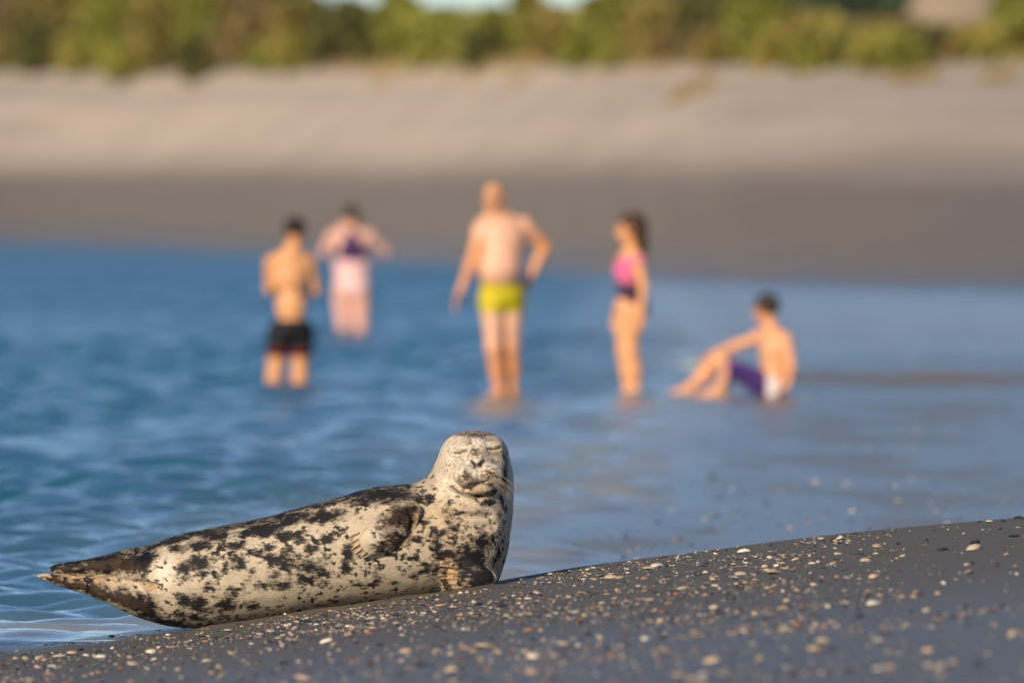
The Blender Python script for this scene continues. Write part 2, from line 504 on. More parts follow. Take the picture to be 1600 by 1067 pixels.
def water_material():
    m, nt, b = nodes_of("sea_water")
    pos = N_(nt, "ShaderNodeNewGeometry").outputs["Position"]
    dep = attr_(nt, "depth")
    clear = math_(nt, 'POWER', 2.718, math_(nt, 'MULTIPLY', dep, -22.0))
    nt.links.new(clear, b.inputs["Transmission Weight"])
    murk = mixc(nt, noise_(nt, 0.15, 3, 0.5, pos), (0.006, 0.077, 0.148), (0.012, 0.104, 0.192))
    nt.links.new(mixc(nt, clear, murk, (0.86, 0.90, 0.90)), b.inputs["Base Color"])
    b.inputs["IOR"].default_value = 1.33
    nt.links.new(attr_(nt, "chop"), b.inputs["Roughness"])
    h = math_(nt, 'ADD', noise_(nt, 3.6, 3, 0.6, pos, (1, 0.8, 1)), math_(nt, 'MULTIPLY', noise_(nt, 10, 4, 0.7, pos, (.8, 1, 1)), 0.75))
    n = N_(nt, "ShaderNodeBump"); n.inputs["Distance"].default_value = 0.012
    nt.links.new(math_(nt, 'MULTIPLY_ADD', clear, -0.20, 0.75), n.inputs["Strength"])
    nt.links.new(h, n.inputs["Height"]); nt.links.new(n.outputs[0], b.inputs["Normal"])
    return m
tag(add_obj("water", me, water_material()), "rippled blue water of the shallow bay", "water", kind="structure")

# ------------------------------------------------------------------ the seal
S = D / F
def px(u, v, dy=0.0):
    p = at(u, v, D); p[1] += dy; return p
fd = Field(px(44, 998, -0.30), px(812, 668, 0.26), 0.0033)
def PE(u, v, dy, ru, rv, ry, k=0.03, sub=False): fd.ell(px(u, v, dy), (ru * S, ry, rv * S), k, None, sub)
def catmull(pts, n):
    pts = np.array(pts, float); P = np.vstack([2 * pts[0] - pts[1], pts, 2 * pts[-1] - pts[-2]]); out = []
    for i in range(1, len(P) - 2):
        for t in np.linspace(0, 1, n, endpoint=False):
            a, b, c, d = P[i - 1], P[i], P[i + 1], P[i + 2]
            out.append(0.5 * ((2 * b) + (c - a) * t + (2 * a - 5 * b + 4 * c - d) * t * t + (3 * b - a - 3 * c + d) * t ** 3))
    out.append(P[-2]); return np.array(out)
# trunk: u, v, radius px, depth factor
trunk = catmull([(222, 911, 46, .85), (252, 911, 61, .95), (300, 907, 73, 1.05), (360, 897, 75, 1.08), (430, 885, 77, 1.08),
                 (500, 869, 80, 1.08), (570, 856, 84, 1.08), (640, 848, 83, 1.08), (695, 845, 74, 1.08)], 3)
for a, b in zip(trunk[:-1], trunk[1:]):
    fd.cone(px(a[0], a[1]), px(b[0], b[1]), a[2] * S, b[2] * S, 0.012, (a[3] + b[3]) / 2)
# chest and neck, upright
neck = catmull([(726, 884, 46, 1.1), (720, 860, 66, 1.12), (715, 832, 76, 1.1), (722, 806, 71, 1.02), (731, 780, 63.5, .86), (737, 757, 57, .84), (740, 738, 53, .9)], 3)
for a, b in zip(neck[:-1], neck[1:]):
    back = lambda v: .01 + .035 * float(sstep(815, 775, np.float64(v)))
    fd.cone(px(a[0], a[1], back(a[1])), px(b[0], b[1], back(b[1])), a[2] * S, b[2] * S, 0.030, (a[3] + b[3]) / 2)
PE(735, 900, -0.03, 40, 22, .13, .04)            # brisket resting on the sand
PE(668, 772, 0.02, 40, 16, .10, .05)             # shoulder slope
PE(605, 800, 0.00, 62, 36, .15, .05)             # shoulder blade
# head
PE(741, 724, 0.015, 51.5, 47, .135, .03)
PE(741, 712, 0.03, 46, 35.5, .125, .03)
PE(720, 706, 0.0, 26, 24, .10, .03); PE(763, 705, 0.0, 26, 24, .10, .03)
PE(746, 736, -0.095, 36, 27, .085, .035)         # muzzle
fd.cone(px(743, 699, -.085), px(746, 723, -.150), 17 * S, 11 * S, 0.03)
PE(728, 741, -0.160, 20, 17, .052, .012)         # whisker pads
PE(767, 739, -0.160, 20, 16.5, .052, .012)
PE(747, 738, -0.165, 12, 13, .040, .012)
PE(750, 761, -0.106, 29, 13, .060, .016)         # chin
PE(719, 698, -0.076, 14, 6.5, .026, .026)        # brows
PE(772, 695, -0.074, 13, 6.5, .022, .026)
PE(719, 711, -0.074, 13, 5, .026, .022); PE(772, 708, -0.074, 12, 5, .024, .022)
PE(710, 734, -0.035, 23, 24, .080, .025)          # cheeks
PE(777, 733, -0.030, 17, 25, .080, .025)
for t in np.linspace(-1, 1, 15):                 # fold of skin under the chin
    fd.ell(px(745 + 42 * t, 781 - 17 * t * t - 2 * t, -.070 + .065 * t * t), (8 * S, .032, 5.5 * S), .020)
for t in np.linspace(-1, 1, 17):                 # crease above that fold
    u, v = 746 + 40 * t, 773.5 - 16 * t * t - 2 * t
    p = px(u, v); y = fd.front_y(p[0], p[2])
    if y is not None: fd.ell((p[0], y, p[2]), (4.5 * S, .016, 1.9 * S), .008, None, True)
# mouth, nostrils and eyelids pressed into the surface
def groove(pts, r, k=.006, dep=0.4):
    pts = catmull(pts, 5)
    ys = [fd.front_y(*px(u, v)[[0, 2]]) for u, v in pts]
    q = [np.array([px(u, v)[0], y + r * dep, px(u, v)[2]]) for (u, v), y in zip(pts, ys) if y is not None]
    for a, b in zip(q[:-1], q[1:]): fd.cone(a, b, r, r, k, 1.0, True)
    return q
groove([(733, 755), (741, 753.5), (749, 751.5), (757, 750.5), (765, 749.5)], .0035, .005, .3)
groove([(745.5, 728), (746, 738), (747.5, 749)], .0030, .005, .2)
EYE_L = groove([(711, 706.5), (719, 706), (728, 702.5)], .0042, .006, .15)
EYE_R = groove([(763, 700.5), (772, 701), (782, 699)], .0042, .006, .15)
NOS_L = groove([(737, 720), (740, 724), (743, 728)], .0062, .006, .2)
NOS_R = groove([(756, 718.5), (752.5, 722), (749, 727)], .0062, .006, .2)
# upper fore flipper lying on the flank
def onbody(u, v, lift):
    p = px(u, v); y = fd.front_y(p[0], p[2]); p[1] = (y if y is not None else D) - lift; return p
fl = catmull([(640, 797, 19), (628, 808, 24), (613, 819, 26), (599, 831, 25), (586, 840, 20), (579, 845, 15)], 3)
flp = [onbody(u, v, .017 + .010 * i / len(fl)) for i, (u, v, r) in enumerate(fl)]
dig_end = [(551, 836), (551, 846), (554, 855), (559, 862), (569, 866)]
dig_sta = [(583, 824), (581, 832), (581, 840), (583, 848), (588, 855)]
digs = [(onbody(*a, .024), onbody(*b, .019)) for a, b in zip(dig_sta, dig_end)]
for (u, v, r), p in zip(fl, flp):
    fd.ell(p, (r * S, .014, r * S), .010)
for a, b in digs: fd.cone(a, b, 5.6 * S, 3.6 * S, .007, .75)
CLAWPX = [(p0, p1) for p0, p1 in zip(dig_sta, dig_end)]
# lower fore flipper pressed against the chest, knuckles towards the tail
pal = [(762, 902, 15), (748, 899, 20), (734, 898, 23), (722, 899, 24)]
palp = [onbody(u, v, .008) for u, v, r in pal]
dend = [(692, 879), (690, 889), (690, 899), (691, 908), (694, 917)]
dsta = [(716, 882), (716, 890), (716, 898), (717, 906), (718, 913)]
digs2 = [(onbody(*a, .014), onbody(*b, .012)) for a, b in zip(dsta, dend)]
for (u, v, r), p in zip(pal, palp): fd.ell(p, (r * S, .024, r * .95 * S), .014)
for a, b in digs2: fd.cone(a, b, 5.2 * S, 3.8 * S, .006, .8)
CLAWPX += [(p0, p1) for p0, p1 in zip(dsta, dend)]
# hind flippers, pressed together and held off the sand
up = catmull([(245, 884, 30), (215, 879, 23), (180, 884, 19), (140, 887, 13), (105, 889, 9.5), (80, 889, 4)], 3)
lo = catmull([(250, 932, 36), (218, 931, 30), (185, 924, 22), (150, 916, 16), (110, 908.5, 10.5), (80, 902.5, 6), (60, 899, 2.2)], 3)
for a, b in zip(up[:-1], up[1:]): fd.cone(px(a[0], a[1], .02), px(b[0], b[1], .02), a[2] * S, b[2] * S, .010, .95)
for a, b in zip(lo[:-1], lo[1:]): fd.cone(px(a[0], a[1], -.02), px(b[0], b[1], -.02), a[2] * S, b[2] * S, .010, .95)
groove([(214, 908), (180, 903), (140, 899), (105, 896)], .006, .008, .1)
for k in range(3):   # toe webs folded along the lower flipper
    groove([(176 - 6 * k, 917 + 5 * k), (140, 908 + 3.6 * k), (104, 902 + 2.4 * k)], .0035, .008, .2)
groove([(222, 910), (238, 914), (250, 917)], .0085, .015, .1)
groove([(212, 908), (222, 918), (228, 934)], .006, .02, .2)
groove([(640, 795), (648, 806), (645, 822)], .006, .014, .2)
for q in ((470, 800, 520, 790), (700, 800, 765, 806), (705, 815, 770, 820)):   # soft skin folds
    groove([(q[0], q[1]), ((q[0] + q[2]) / 2, (q[1] + q[3]) / 2 + 3), (q[2], q[3])], .004, .03, .6)
CLAWS = []
for (u0, v0), (u1, v1) in CLAWPX:
    a = onbody(u0 * .4 + u1 * .6, v0 * .4 + v1 * .6 - 2, -.001); b = onbody(u1, v1 - 1, .000); e = b + (b - a) * .35; e[1] = b[1]
    CLAWS.append((a, b, e))
SV, SQ = fd.mesh(1)
def front(u, v):
    p = px(u, v); y = fd.front_y(p[0], p[2]); p[1] = y if y is not None else D; return p
SN = vnormals(SV, SQ)
SV = SV + SN * ((fnoise(SV, 22, 2) - .5) * .004)[:, None]

# coat pattern: dark blotches where the animal has them, plus painted throat shade
blot = """597 772 46 13 .9;560 782 22 8 .8;628 772 24 8 .8;505 803 30 10 1;472 806 16 8 .9;452 810 18 8 1;413 825 26 11 1;439 819 14 7 1;445 838 12 6 .9;468 832 11 6 1;487 813 10 8 .9;473 843 9 6 .9
529 831 9 7 1;510 841 8 6 1;422 851 9 5 .9;455 859 8 6 1;434 869 17 7 1;406 859 10 6 1;416 868 9 6 1;447 880 12 7 1;484 882 20 10 .85;505 892 9 10 .9;481 904 14 8 .95;489 854 9 8 .9
442 911 17 8 .75;413 912 12 6 .8;429 897 10 7 .6;508 912 9 6 .7;531 899 6 5 .7;546 860 6 14 1;542 882 9 10 .9;552 876 6 6 .8;594 883 9 5 .8;584 897 8 6 .7;593 901 7 7 .7;563 911 11 5 .75;618 907 8 5 .75;589 925 6 4 .6
568 924 6 4 .5;523 939 7 4 .8;497 946 8 3 .7;518 949 9 4 .8;463 954 10 4 .8;403 941 7 5 .8;442 934 7 3 .6;610 859 8 4 1;632 865 7 4 1;648 870 7 3 1;656 895 8 5 .9;644 897 6 5 .9
653 837 9 6 .9;674 834 4 6 1;685 846 8 10 1;662 811 9 9 .85;680 806 6 3 .7;698 799 5 3 .7;714 802 10 5 .85;690 829 13 8 .75;712 824 8 9 .85;711 842 5 8 .9;754 845 11 14 .95;740 838 6 6 .7;771 821 4 6 .8;775 836 4 8 .8
673 778 12 6 1;657 779 15 6 .85;685 760 8 3 1;700 757 6 5 1;699 771 7 4 .9;705 782 5 4 .8;643 775 10 5 .8;689 866 11 6 1;704 863 15 7 1;728 855 9 10 1;741 866 19 11 1;731 877 20 12 .95;728 895 12 10 .9;749 903 15 16 1;762 893 10 18 1
754 880 13 12 .95;746 914 20 6 1;770 876 8 9 .9;779 862 5 14 .8;670 879 9 5 .9;683 888 9 8 .9;668 890 8 5 .9;678 905 5 6 .7;767 783 20 5 .95;785 779 8 9 .9;789 790 6 10 .8;782 758 9 14 .9;790 740 5 14 .7;787 815 4 9 .7
229 868 20 10 .9;276 855 15 6 .9;313 850 20 7 1;337 835 22 8 1;368 850 13 7 1;385 832 14 7 1;407 829 20 8 1;444 835 12 7 1;310 876 19 9 1;289 887 10 9 .9;289 900 8 7 .85;318 894 10 5 .9;354 888 6 8 1
376 876 11 9 1;365 867 6 6 1;344 870 5 4 .8;407 859 10 5 1;392 856 8 5 1;434 871 14 9 1;453 859 7 6 1;449 881 12 10 1;329 917 12 6 .9;369 922 12 5 .85;413 913 11 5 .8;442 909 14 6 .8;434 894 8 7 .6
292 936 13 11 1;313 943 11 16 .95;355 940 13 12 1;397 943 11 8 .95;284 957 9 8 .9;276 926 8 5 .8;308 963 13 7 .9;330 950 9 7 .8;365 947 9 5 .85;375 967 6 4 .8;234 960 26 6 .9;263 972 30 7 1;292 981 24 5 1;329 975 18 4 .9;240 945 12 10 .6
698 788 5 4 .7;725 786 7 3 .6;742 799 6 4 .65;722 812 7 5 .7;760 801 7 4 .7;746 826 7 5 .7;733 820 5 4 .7;766 812 5 5 .7;780 802 4 6 .7;757 822 5 4 .65;703 812 6 5 .7;690 794 5 4 .6;735 833 6 4 .7;766 852 5 6 .7;783 830 4 8 .7;700 845 6 5 .8;722 838 6 4 .75;640 845 6 4 .7;625 885 7 4 .7;570 890 7 5 .6;535 915 7 4 .6;555 940 6 3 .5;612 930 7 3 .5;475 925 8 4 .6;385 905 7 5 .7;340 905 6 4 .6;350 960 8 4 .7;420 950 8 4 .7;395 890 7 5 .8;335 865 7 5 .8;520 870 6 5 .7;575 870 6 4 .6;470 868 7 5 .8"""
spots = [tuple(float(t) for t in s.split()) for s in blot.replace("\n", ";").split(";") if s.strip()]
warp = np.stack([fnoise(SV + o, 38, 3) - .5 for o in (3.1, 7.7, 11.9)], 1) * .034
warp += np.stack([fnoise(SV * np.array([.6, 1, 1]) + o, 120, 3) - .5 for o in (1.1, 5.7, 9.9)], 1) * .044
SW = SV + warp
spot = np.zeros(len(SV))
def blob(u, v, ru, rv, target=SW):
    c = front(u, v); ry = .9 * max(ru, rv) * S
    d = target - c
    return ((d[:, 0] / (ru * S)) ** 2 + (d[:, 2] / (rv * S)) ** 2 + (d[:, 1] / ry) ** 2)
for (u, v, ru, rv, st) in spots:
    c = front(u, v); near = np.where((np.abs(SW[:, 0] - c[0]) < 3.2 * ru * S) & (np.abs(SW[:, 2] - c[2]) < 3.2 * rv * S))[0]
    spot[near] = np.maximum(spot[near], st * np.exp(-0.55 * blob(u, v, ru * 1.05, rv * 1.05, SW[near])))
SU = SV[:, 0] / S + 800; SVv = VH + (H - SV[:, 2]) / S        # rough photo coordinates of each vertex
topline = np.interp(SU, [60, 215, 300, 450, 560, 640, 672, 684], [884, 858, 832, 800, 768, 762, 752, 730])
trunkm = sstep(664, 630, SU)
backd = sstep(15, 4, SVv - topline) * trunkm
spot = np.maximum(spot, backd * (.25 + .85 * fnoise(SV, 38, 3)))
behind = sstep(D - .02, D + .07, SV[:, 1])
crown = sstep(686, 679, SVv)
spot = np.maximum(spot, behind * sstep(.40, .56, fnoise(SV, 17, 3)) * .95)
spot = np.maximum(spot, crown * .62)
# small freckles
fr = sstep(.54, .70, fnoise(SV + 4, 62, 3)) * .8
headm = sstep(772, 760, SVv - .004 * (SU - 742) ** 2) * sstep(676, 690, SU)
spot = np.maximum(spot, fr * (1 - headm) * sstep(.24, .50, fnoise(SV, 9, 2)))
spot *= 1 - headm * (1 - np.maximum(behind, np.maximum(crown * .8, sstep(776, 786, SU) * sstep(718, 745, SVv))))
# warm and dark brown zones: hind flippers, flippers, face marks and painted face shade
brown = np.zeros(len(SV)); tan = np.zeros(len(SV)); pale = np.zeros(len(SV))
def B(arr, u, v, ru, rv, st):
    c = front(u, v); near = np.where((np.abs(SW[:, 0] - c[0]) < 3 * ru * S) & (np.abs(SW[:, 2] - c[2]) < 3 * rv * S))[0]
    arr[near] = np.maximum(arr[near], st * np.exp(-.7 * blob(u, v, ru, rv, SW[near]))); return arr
for a in up[2:]: brown = B(brown, a[0], a[1] - 2, 16, a[2] * .9, 1.0)
for a in lo[2:17]: brown = B(brown, a[0] + 4, a[1] + a[2] * .45, 16, a[2] * .62 + 2, 1.0)
for u, v, ru, rv, st in ((197, 938, 22, 12, .85), (232, 950, 20, 10, .7), (222, 870, 26, 12, 1), (628, 802, 20, 17, 1), (640, 797, 13, 16, 1.0), (641, 808, 9, 14, 1.0), (615, 812, 22, 17, .85), (636, 820, 10, 16, .9), (618, 840, 18, 12, .95), (600, 850, 16, 9, .9), (594, 822, 14, 9, .7), (606, 830, 14, 10, .6),
                         (728, 741, 10, 11, .80), (766, 739, 11, 10, .9), (742, 704, 13, 10, .72), (746, 714, 9, 5, .5), (752, 756, 20, 4, .4), (712, 728, 6, 9, .35), (776, 722, 7, 12, .5), (729, 689, 7, 6, .62), (763, 687, 8, 6, .62), (716, 716, 12, 5, .4), (774, 709, 10, 4, .45), (735, 726, 5, 8, .45), (706, 725, 5, 12, .35), (719, 702, 12, 4, .45), (773, 697, 10, 4, .5), (756, 709, 6, 5, .3), (722, 757, 14, 3, .5), (735, 712, 5, 7, .3), (772, 752, 9, 6, .7), (778, 763, 9, 8, .8), (768, 768, 12, 4, .7), (697, 728, 9, 22, .34), (704, 700, 8, 14, .3), (789, 718, 7, 22, .75), (787, 742, 9, 16, .95), (784, 762, 10, 10, 1.0), (772, 766, 10, 5, .9), (727, 762, 10, 4, .6), (741, 781, 30, 3, .2), (702, 742, 8, 10, .4), (742, 680, 26, 4, .7), (716, 694, 9, 5, .45), (722, 720, 6, 4, .4), (760, 707, 6, 5, .45)):  # includes shade painted on right cheek, left head edge and under muzzle
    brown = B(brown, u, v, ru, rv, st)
for u, v, ru, rv, st in ((140, 906, 40, 4, .9), (100, 899, 30, 3, .9), (700, 895, 14, 26, 1), (722, 912, 16, 8, .7), (652, 803, 6, 12, 1), (650, 815, 6, 8, .7), (640, 835, 16, 9, .5), (750, 763, 26, 9, .7), (236, 915, 10, 5, 1), (560, 850, 12, 14, .5), (735, 775, 25, 5, .4), (770, 705, 12, 5, .3), (700, 810, 60, 40, .35)):
    tan = B(tan, u, v, ru, rv, st)
for u, v, ru, rv, st in ((258, 890, 14, 18, 1), (225, 925, 8, 10, .4), (735, 727, 22, 18, .6), (760, 725, 16, 14, .5), (752, 684, 14, 7, .6), (712, 700, 14, 18, .45), (716, 771, 20, 4, 1.0), (748, 783, 30, 5, 1.0), (755, 795, 28, 6, .5), (752, 692, 10, 9, .8), (757, 712, 6, 10, .7), (592, 840, 16, 9, .6), (700, 750, 6, 16, .7), (745, 812, 30, 12, .4)):  # includes highlights painted on chin fold, between eyes and on muzzle bridge
    pale = B(pale, u, v, ru, rv, st)
eyes = np.zeros(len(SV))
facing = SV[:, 1] < D + .01
def stroke(pts, r, st):
    for u, v in catmull(pts, 6):
        p = px(u, v); d2 = ((SV[:, 0] - p[0]) ** 2 + (SV[:, 2] - p[2]) ** 2) / (r * S) ** 2
        k = facing & (d2 < 9); eyes[k] = np.maximum(eyes[k], st * np.exp(-d2[k] ** 1.3))
stroke([(710.5, 707), (719, 706.3), (728, 702.5)], 1.7, .9)
stroke([(762.5, 700), (772, 701), (782.5, 698.5)], 1.7, .9)
stroke([(712, 712), (720, 713), (727, 710)], 1.4, .30); stroke([(764, 706), (772, 707.5), (780, 705.5)], 1.4, .35)
stroke([(737.5, 719.5), (740.5, 723), (742.5, 727.5)], 3.0, 1.0)
stroke([(756, 718), (753, 721.5), (750.5, 726)], 3.0, 1.0)
stroke([(740, 722), (746.5, 724.5), (754, 721)], 3.2, .9)
stroke([(746, 727), (746.3, 736), (748, 749)], 1.3, .42)
stroke([(733, 755), (741, 753.5), (749, 751.5), (757, 750.5), (766, 749)], 1.5, .6)
stroke([(706, 758), (720, 768.5), (746, 774), (768, 770.5), (786, 757)], 2.3, .85)  # shade painted along the crease under the chin
for a in range(5):
    for b in range(3):
        stroke([(721 + 4 * a, 736 + 5 * b + a % 2), (721.8 + 4 * a, 736 + 5 * b + a % 2)], 1.0, .45)
        stroke([(758 + 4 * a, 734 + 5 * b + a % 2), (758.8 + 4 * a, 734 + 5 * b + a % 2)], 1.0, .5)
for (u0, v0), (u1, v1) in CLAWPX[5:]:
    stroke([(u0, v0 + 4), ((u0 + u1) / 2, (v0 + v1) / 2 + 4), (u1, v1 + 4)], 1.6, .8)

seal = empty("seal", px(480, 960), "spotted cream and black seal lying on its side on the wet sand", "seal")
sme = mesh_from("seal_body", SV, SQ)
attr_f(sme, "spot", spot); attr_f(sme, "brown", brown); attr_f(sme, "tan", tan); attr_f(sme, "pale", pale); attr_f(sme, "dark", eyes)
attr_f(sme, "headzone", headm)

def coat_material():
    m, nt, b = nodes_of("seal_coat")
    tc = N_(nt, "ShaderNodeTexCoord").outputs["Object"]
    fur = noise_(nt, 130, 4, 0.7, tc, (0.35, 0.6, 1.0))
    fur2 = noise_(nt, 320, 2, 0.7, tc, (0.30, 1, 0.8))
    soft = noise_(nt, 14, 4, 0.6, tc)
    col = mixc(nt, soft, (0.37, 0.318, 0.242), (0.57, 0.505, 0.405))
    col = mixc(nt, math_(nt, 'MULTIPLY', attr_(nt, "headzone"), 0.75), col, (0.64, 0.575, 0.485))
    col = mixc(nt, math_(nt, 'MULTIPLY', attr_(nt, "pale"), 0.75), col, (0.76, 0.71, 0.63))
    tanv = math_(nt, 'MULTIPLY', attr_(nt, "tan"), math_(nt, 'MULTIPLY_ADD', fur, 1.1, 0.25), clamp=True)
    col = mixc(nt, tanv, col, (0.42, 0.235, 0.085))
    nz = math_(nt, 'MULTIPLY_ADD', fur, 1.0, -0.50)
    nz = math_(nt, 'ADD', nz, math_(nt, 'MULTIPLY_ADD', fur2, 0.35, -0.175))
    bw = math_(nt, 'ADD', attr_(nt, "brown"), nz)
    col = mixc(nt, ramp(nt, bw, [(0.18, (0, 0, 0)), (0.72, (1, 1, 1))]), col, (0.040, 0.028, 0.022))
    sp = math_(nt, 'ADD', attr_(nt, "spot"), nz)
    grey = ramp(nt, sp, [(0.26, (0.0, 0.0, 0.0)), (0.46, (0.55, 0.55, 0.55)), (0.70, (0.97, 0.97, 0.97))])
    col = mixc(nt, grey, col, (0.007, 0.008, 0.014))
    hsp = math_(nt, 'MULTIPLY', attr_(nt, "headzone"), ramp(nt, noise_(nt, 85, 5, 0.75, tc), [(0.50, (0, 0, 0)), (0.64, (0.9, 0.9, 0.9))]))
    col = mixc(nt, hsp, col, (0.20, 0.125, 0.075))
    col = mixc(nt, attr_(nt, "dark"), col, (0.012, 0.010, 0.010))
    streak = ramp(nt, fur2, [(0.3, (0.80, 0.79, 0.78)), (0.7, (1.16, 1.15, 1.14))])
    col = mixc(nt, 1.0, col, streak, 'MULTIPLY')
    nt.links.new(col, b.inputs["Base Color"])
    b.inputs["Roughness"].default_value = 0.55
    b.inputs["Specular IOR Level"].default_value = 0.10
    b.inputs["Sheen Weight"].default_value = 0.0
    b.inputs["Sheen Roughness"].default_value = 0.4
    bump_(nt, b, math_(nt, 'ADD', math_(nt, 'MULTIPLY', fur, 0.6), math_(nt, 'MULTIPLY', fur2, 0.5)), 0.55, 0.006)
    return m
M_COAT = coat_material()
add_obj("body", sme, M_COAT, seal)

def fur_mesh(n):
    r = np.random.default_rng(3)
    fa = np.cross(SV[SQ[:, 2]] - SV[SQ[:, 0]], SV[SQ[:, 3]] - SV[SQ[:, 1]]); ar = np.linalg.norm(fa, axis=1)
    front_w = np.where(fa[:, 1] < .25 * ar, 1.0, .25)
    fi = r.choice(len(SQ), n, p=ar * front_w / (ar * front_w).sum())
    w = r.random((n, 4)); w /= w.sum(1, keepdims=True)
    q = SQ[fi]; base = (SV[q] * w[..., None]).sum(1); nrm = (SN[q] * w[..., None]).sum(1); nrm /= np.linalg.norm(nrm, axis=1, keepdims=True)
    near = q[:, 0]
    uu = base[:, 0] / S + 800; vv = VH + (H - base[:, 2]) / S
    flow = np.tile(np.array([-1.0, 0.0, -.22]), (n, 1))
    chest = (sstep(660, 720, uu) * sstep(745, 775, vv))[:, None]; flow = flow * (1 - chest) + np.array([-.35, 0, -1.0]) * chest
    hz = headm[near][:, None]; nose = front(746, 722); away = base - nose; away /= np.linalg.norm(away, axis=1, keepdims=True) + 1e-6
    flow = flow * (1 - hz) + away * hz + r.normal(0, .22, (n, 3))
    flow -= nrm * (flow * nrm).sum(1, keepdims=True); flow /= np.linalg.norm(flow, axis=1, keepdims=True)
    L = r.uniform(.006, .013, n) * (1 - .45 * hz[:, 0]); lift = r.uniform(.08, .30, n)
    tip = base + (flow + nrm * lift[:, None]) * L[:, None]; side = np.cross(flow, nrm) * (.00055 * r.uniform(.7, 1.4, n))[:, None]
    b0 = base - nrm * .001
    V = np.stack([b0 - side, b0 + side, tip], 1).reshape(-1, 3)
    me = mesh_from("fur", V, np.arange(3 * n).reshape(-1, 3), True)
    rp = lambda a: np.repeat(np.asarray(a)[near], 3)
    for nm, arr in (("spot", spot), ("brown", brown), ("tan", tan), ("pale", pale), ("dark", eyes), ("headzone", headm)): attr_f(me, nm, rp(arr))
    me.normals_split_custom_set_from_vertices(np.repeat(unitv(nrm + r.normal(0, .18, (n, 3))), 3, 0).tolist())
    return me
def unitv(a): return a / (np.linalg.norm(a, axis=1, keepdims=True) + 1e-9)
tag(add_obj("fur", fur_mesh(130000), M_COAT, seal), kind="stuff")

def tube(pts, radii, n=6, cap=True):
    pts = np.array(pts, float); V = []; Q = []; T = []
    for i, p in enumerate(pts):
        t = pts[min(i + 1, len(pts) - 1)] - pts[max(i - 1, 0)]; t /= np.linalg.norm(t) + 1e-9
        a = np.cross(t, [0, 0, 1] if abs(t[2]) < .9 else [1, 0, 0]); a /= np.linalg.norm(a); b = np.cross(t, a)
        for k in range(n):
            w = 2 * math.pi * k / n
            V.append(p + radii[i] * (math.cos(w) * a + math.sin(w) * b))
    for i in range(len(pts) - 1):
        for k in range(n):
            Q.append((i * n + k, i * n + (k + 1) % n, (i + 1) * n + (k + 1) % n, (i + 1) * n + k))
    return np.array(V), np.array(Q)
M_CLAW = simple_mat("claw_horn", (0.075, 0.050, 0.034), .4, 120, .35, .5)
for a, b, e in CLAWS:
    v, q = tube([a, b, e], [.0030, .0034, .0008], 8)
    add_obj("claw", mesh_from("claw", v, q), M_CLAW, seal)
# whiskers
wv, wqs, base = [], [], 0
wrg = np.random.default_rng(5)
for side, cu, cv in ((-1, 729, 742), (1, 766, 740)):
    for k in range(18 if side > 0 else 9):
        u = cu + wrg.uniform(-9, 9); v = cv + wrg.uniform(-9, 9)
        p0 = front(u, v)
        L = wrg.uniform(.06, .12) if side > 0 else wrg.uniform(.03, .06)
        dr = np.array([side * wrg.uniform(.55, 1.0), -wrg.uniform(.1, .45), -wrg.uniform(.05, .75)]); dr /= np.linalg.norm(dr)
        pts = [p0 + dr * L * t + np.array([0, .02 * t * t, -.030 * t * t]) for t in np.linspace(0, 1, 6)]
        V_, Q_ = tube(pts, np.linspace(.00045, .00015, 6), 3)
        wv.append(V_); wqs.append(Q_ + base); base += len(V_)
wme = mesh_from("whiskers", np.concatenate(wv), np.concatenate(wqs))
tag(add_obj("whiskers", wme, simple_mat("whisker_hair", (0.68, 0.60, 0.50), .2, 50, .4), seal), kind="stuff")

# ------------------------------------------------------------------ shells and pebbles on the near beach
def dome(outline, height, rings=(0.45, 0.8, 1.0), power=.65, ribs=0.0):
    """closed low dome over a 2D outline; about 40 triangles"""
    o = np.array(outline); n = len(o); V = [(o[:, 0].mean() * .6, o[:, 1].mean() * .6, height)]; Q = []; T = []
    for r in rings:
        for k, (x, y) in enumerate(o):
            z = height * max(0, 1 - r * r) ** power * (1 + ribs * (k % 2))
            V.append((x * r, y * r, z))
    V.append((0, 0, height * .35)); c2 = len(V) - 1
    for k in range(n): T.append((0, 1 + k, 1 + (k + 1) % n))
    for i in range(len(rings) - 1):
        for k in range(n):
            a = 1 + i * n + k; b = 1 + i * n + (k + 1) % n
            Q.append((a, a + n, b + n, b))
    e = 1 + (len(rings) - 1) * n
    for k in range(n): T.append((e + (k + 1) % n, e + k, c2))
    return np.array(V, float), [np.array(Q), np.array(T)]
def fan(n=9, hinge=.55):
    th = np.linspace(0, 2 * math.pi, n, endpoint=False)
    r = 1 - (1 - hinge) * np.maximum(0, np.cos(th)) ** 3
    return np.stack([r * np.cos(th), 1.12 * r * np.sin(th)], 1) * .5
def mussel(n=9):
    th = np.linspace(0, 2 * math.pi, n, endpoint=False)
    return np.stack([.5 * np.cos(th), .24 * np.sin(th) * (1.15 - .55 * np.cos(th))], 1)
def shard(seed, n=6):
    r = np.random.default_rng(seed); th = np.sort(r.uniform(0, 2 * math.pi, n)) ; th = th * .4 + .6 * np.linspace(0, 2 * math.pi, n, endpoint=False)
    rr = r.uniform(.28, .55, n); return np.stack([rr * np.cos(th), .75 * rr * np.sin(th)], 1)
def pebble(seed):
    r = np.random.default_rng(seed); o = shard(seed + 50, 8) * 1.0
    V, fc = dome(o, .26, (.55, .92, 1.0), .5)
    V = V * (1 + r.uniform(-.06, .06, V.shape)); V[:, 2] -= .02; return V, fc
protos = {
    "fan": dome(fan(), .26, ribs=.05), "fan2": dome(fan(8, .7), .20),
    "mussel": dome(mussel(), .20), "shard": dome(shard(3), .10), "shard2": dome(shard(9, 5), .13), "pebble": pebble(2), "pebble2": pebble(6)}
pmesh = {}
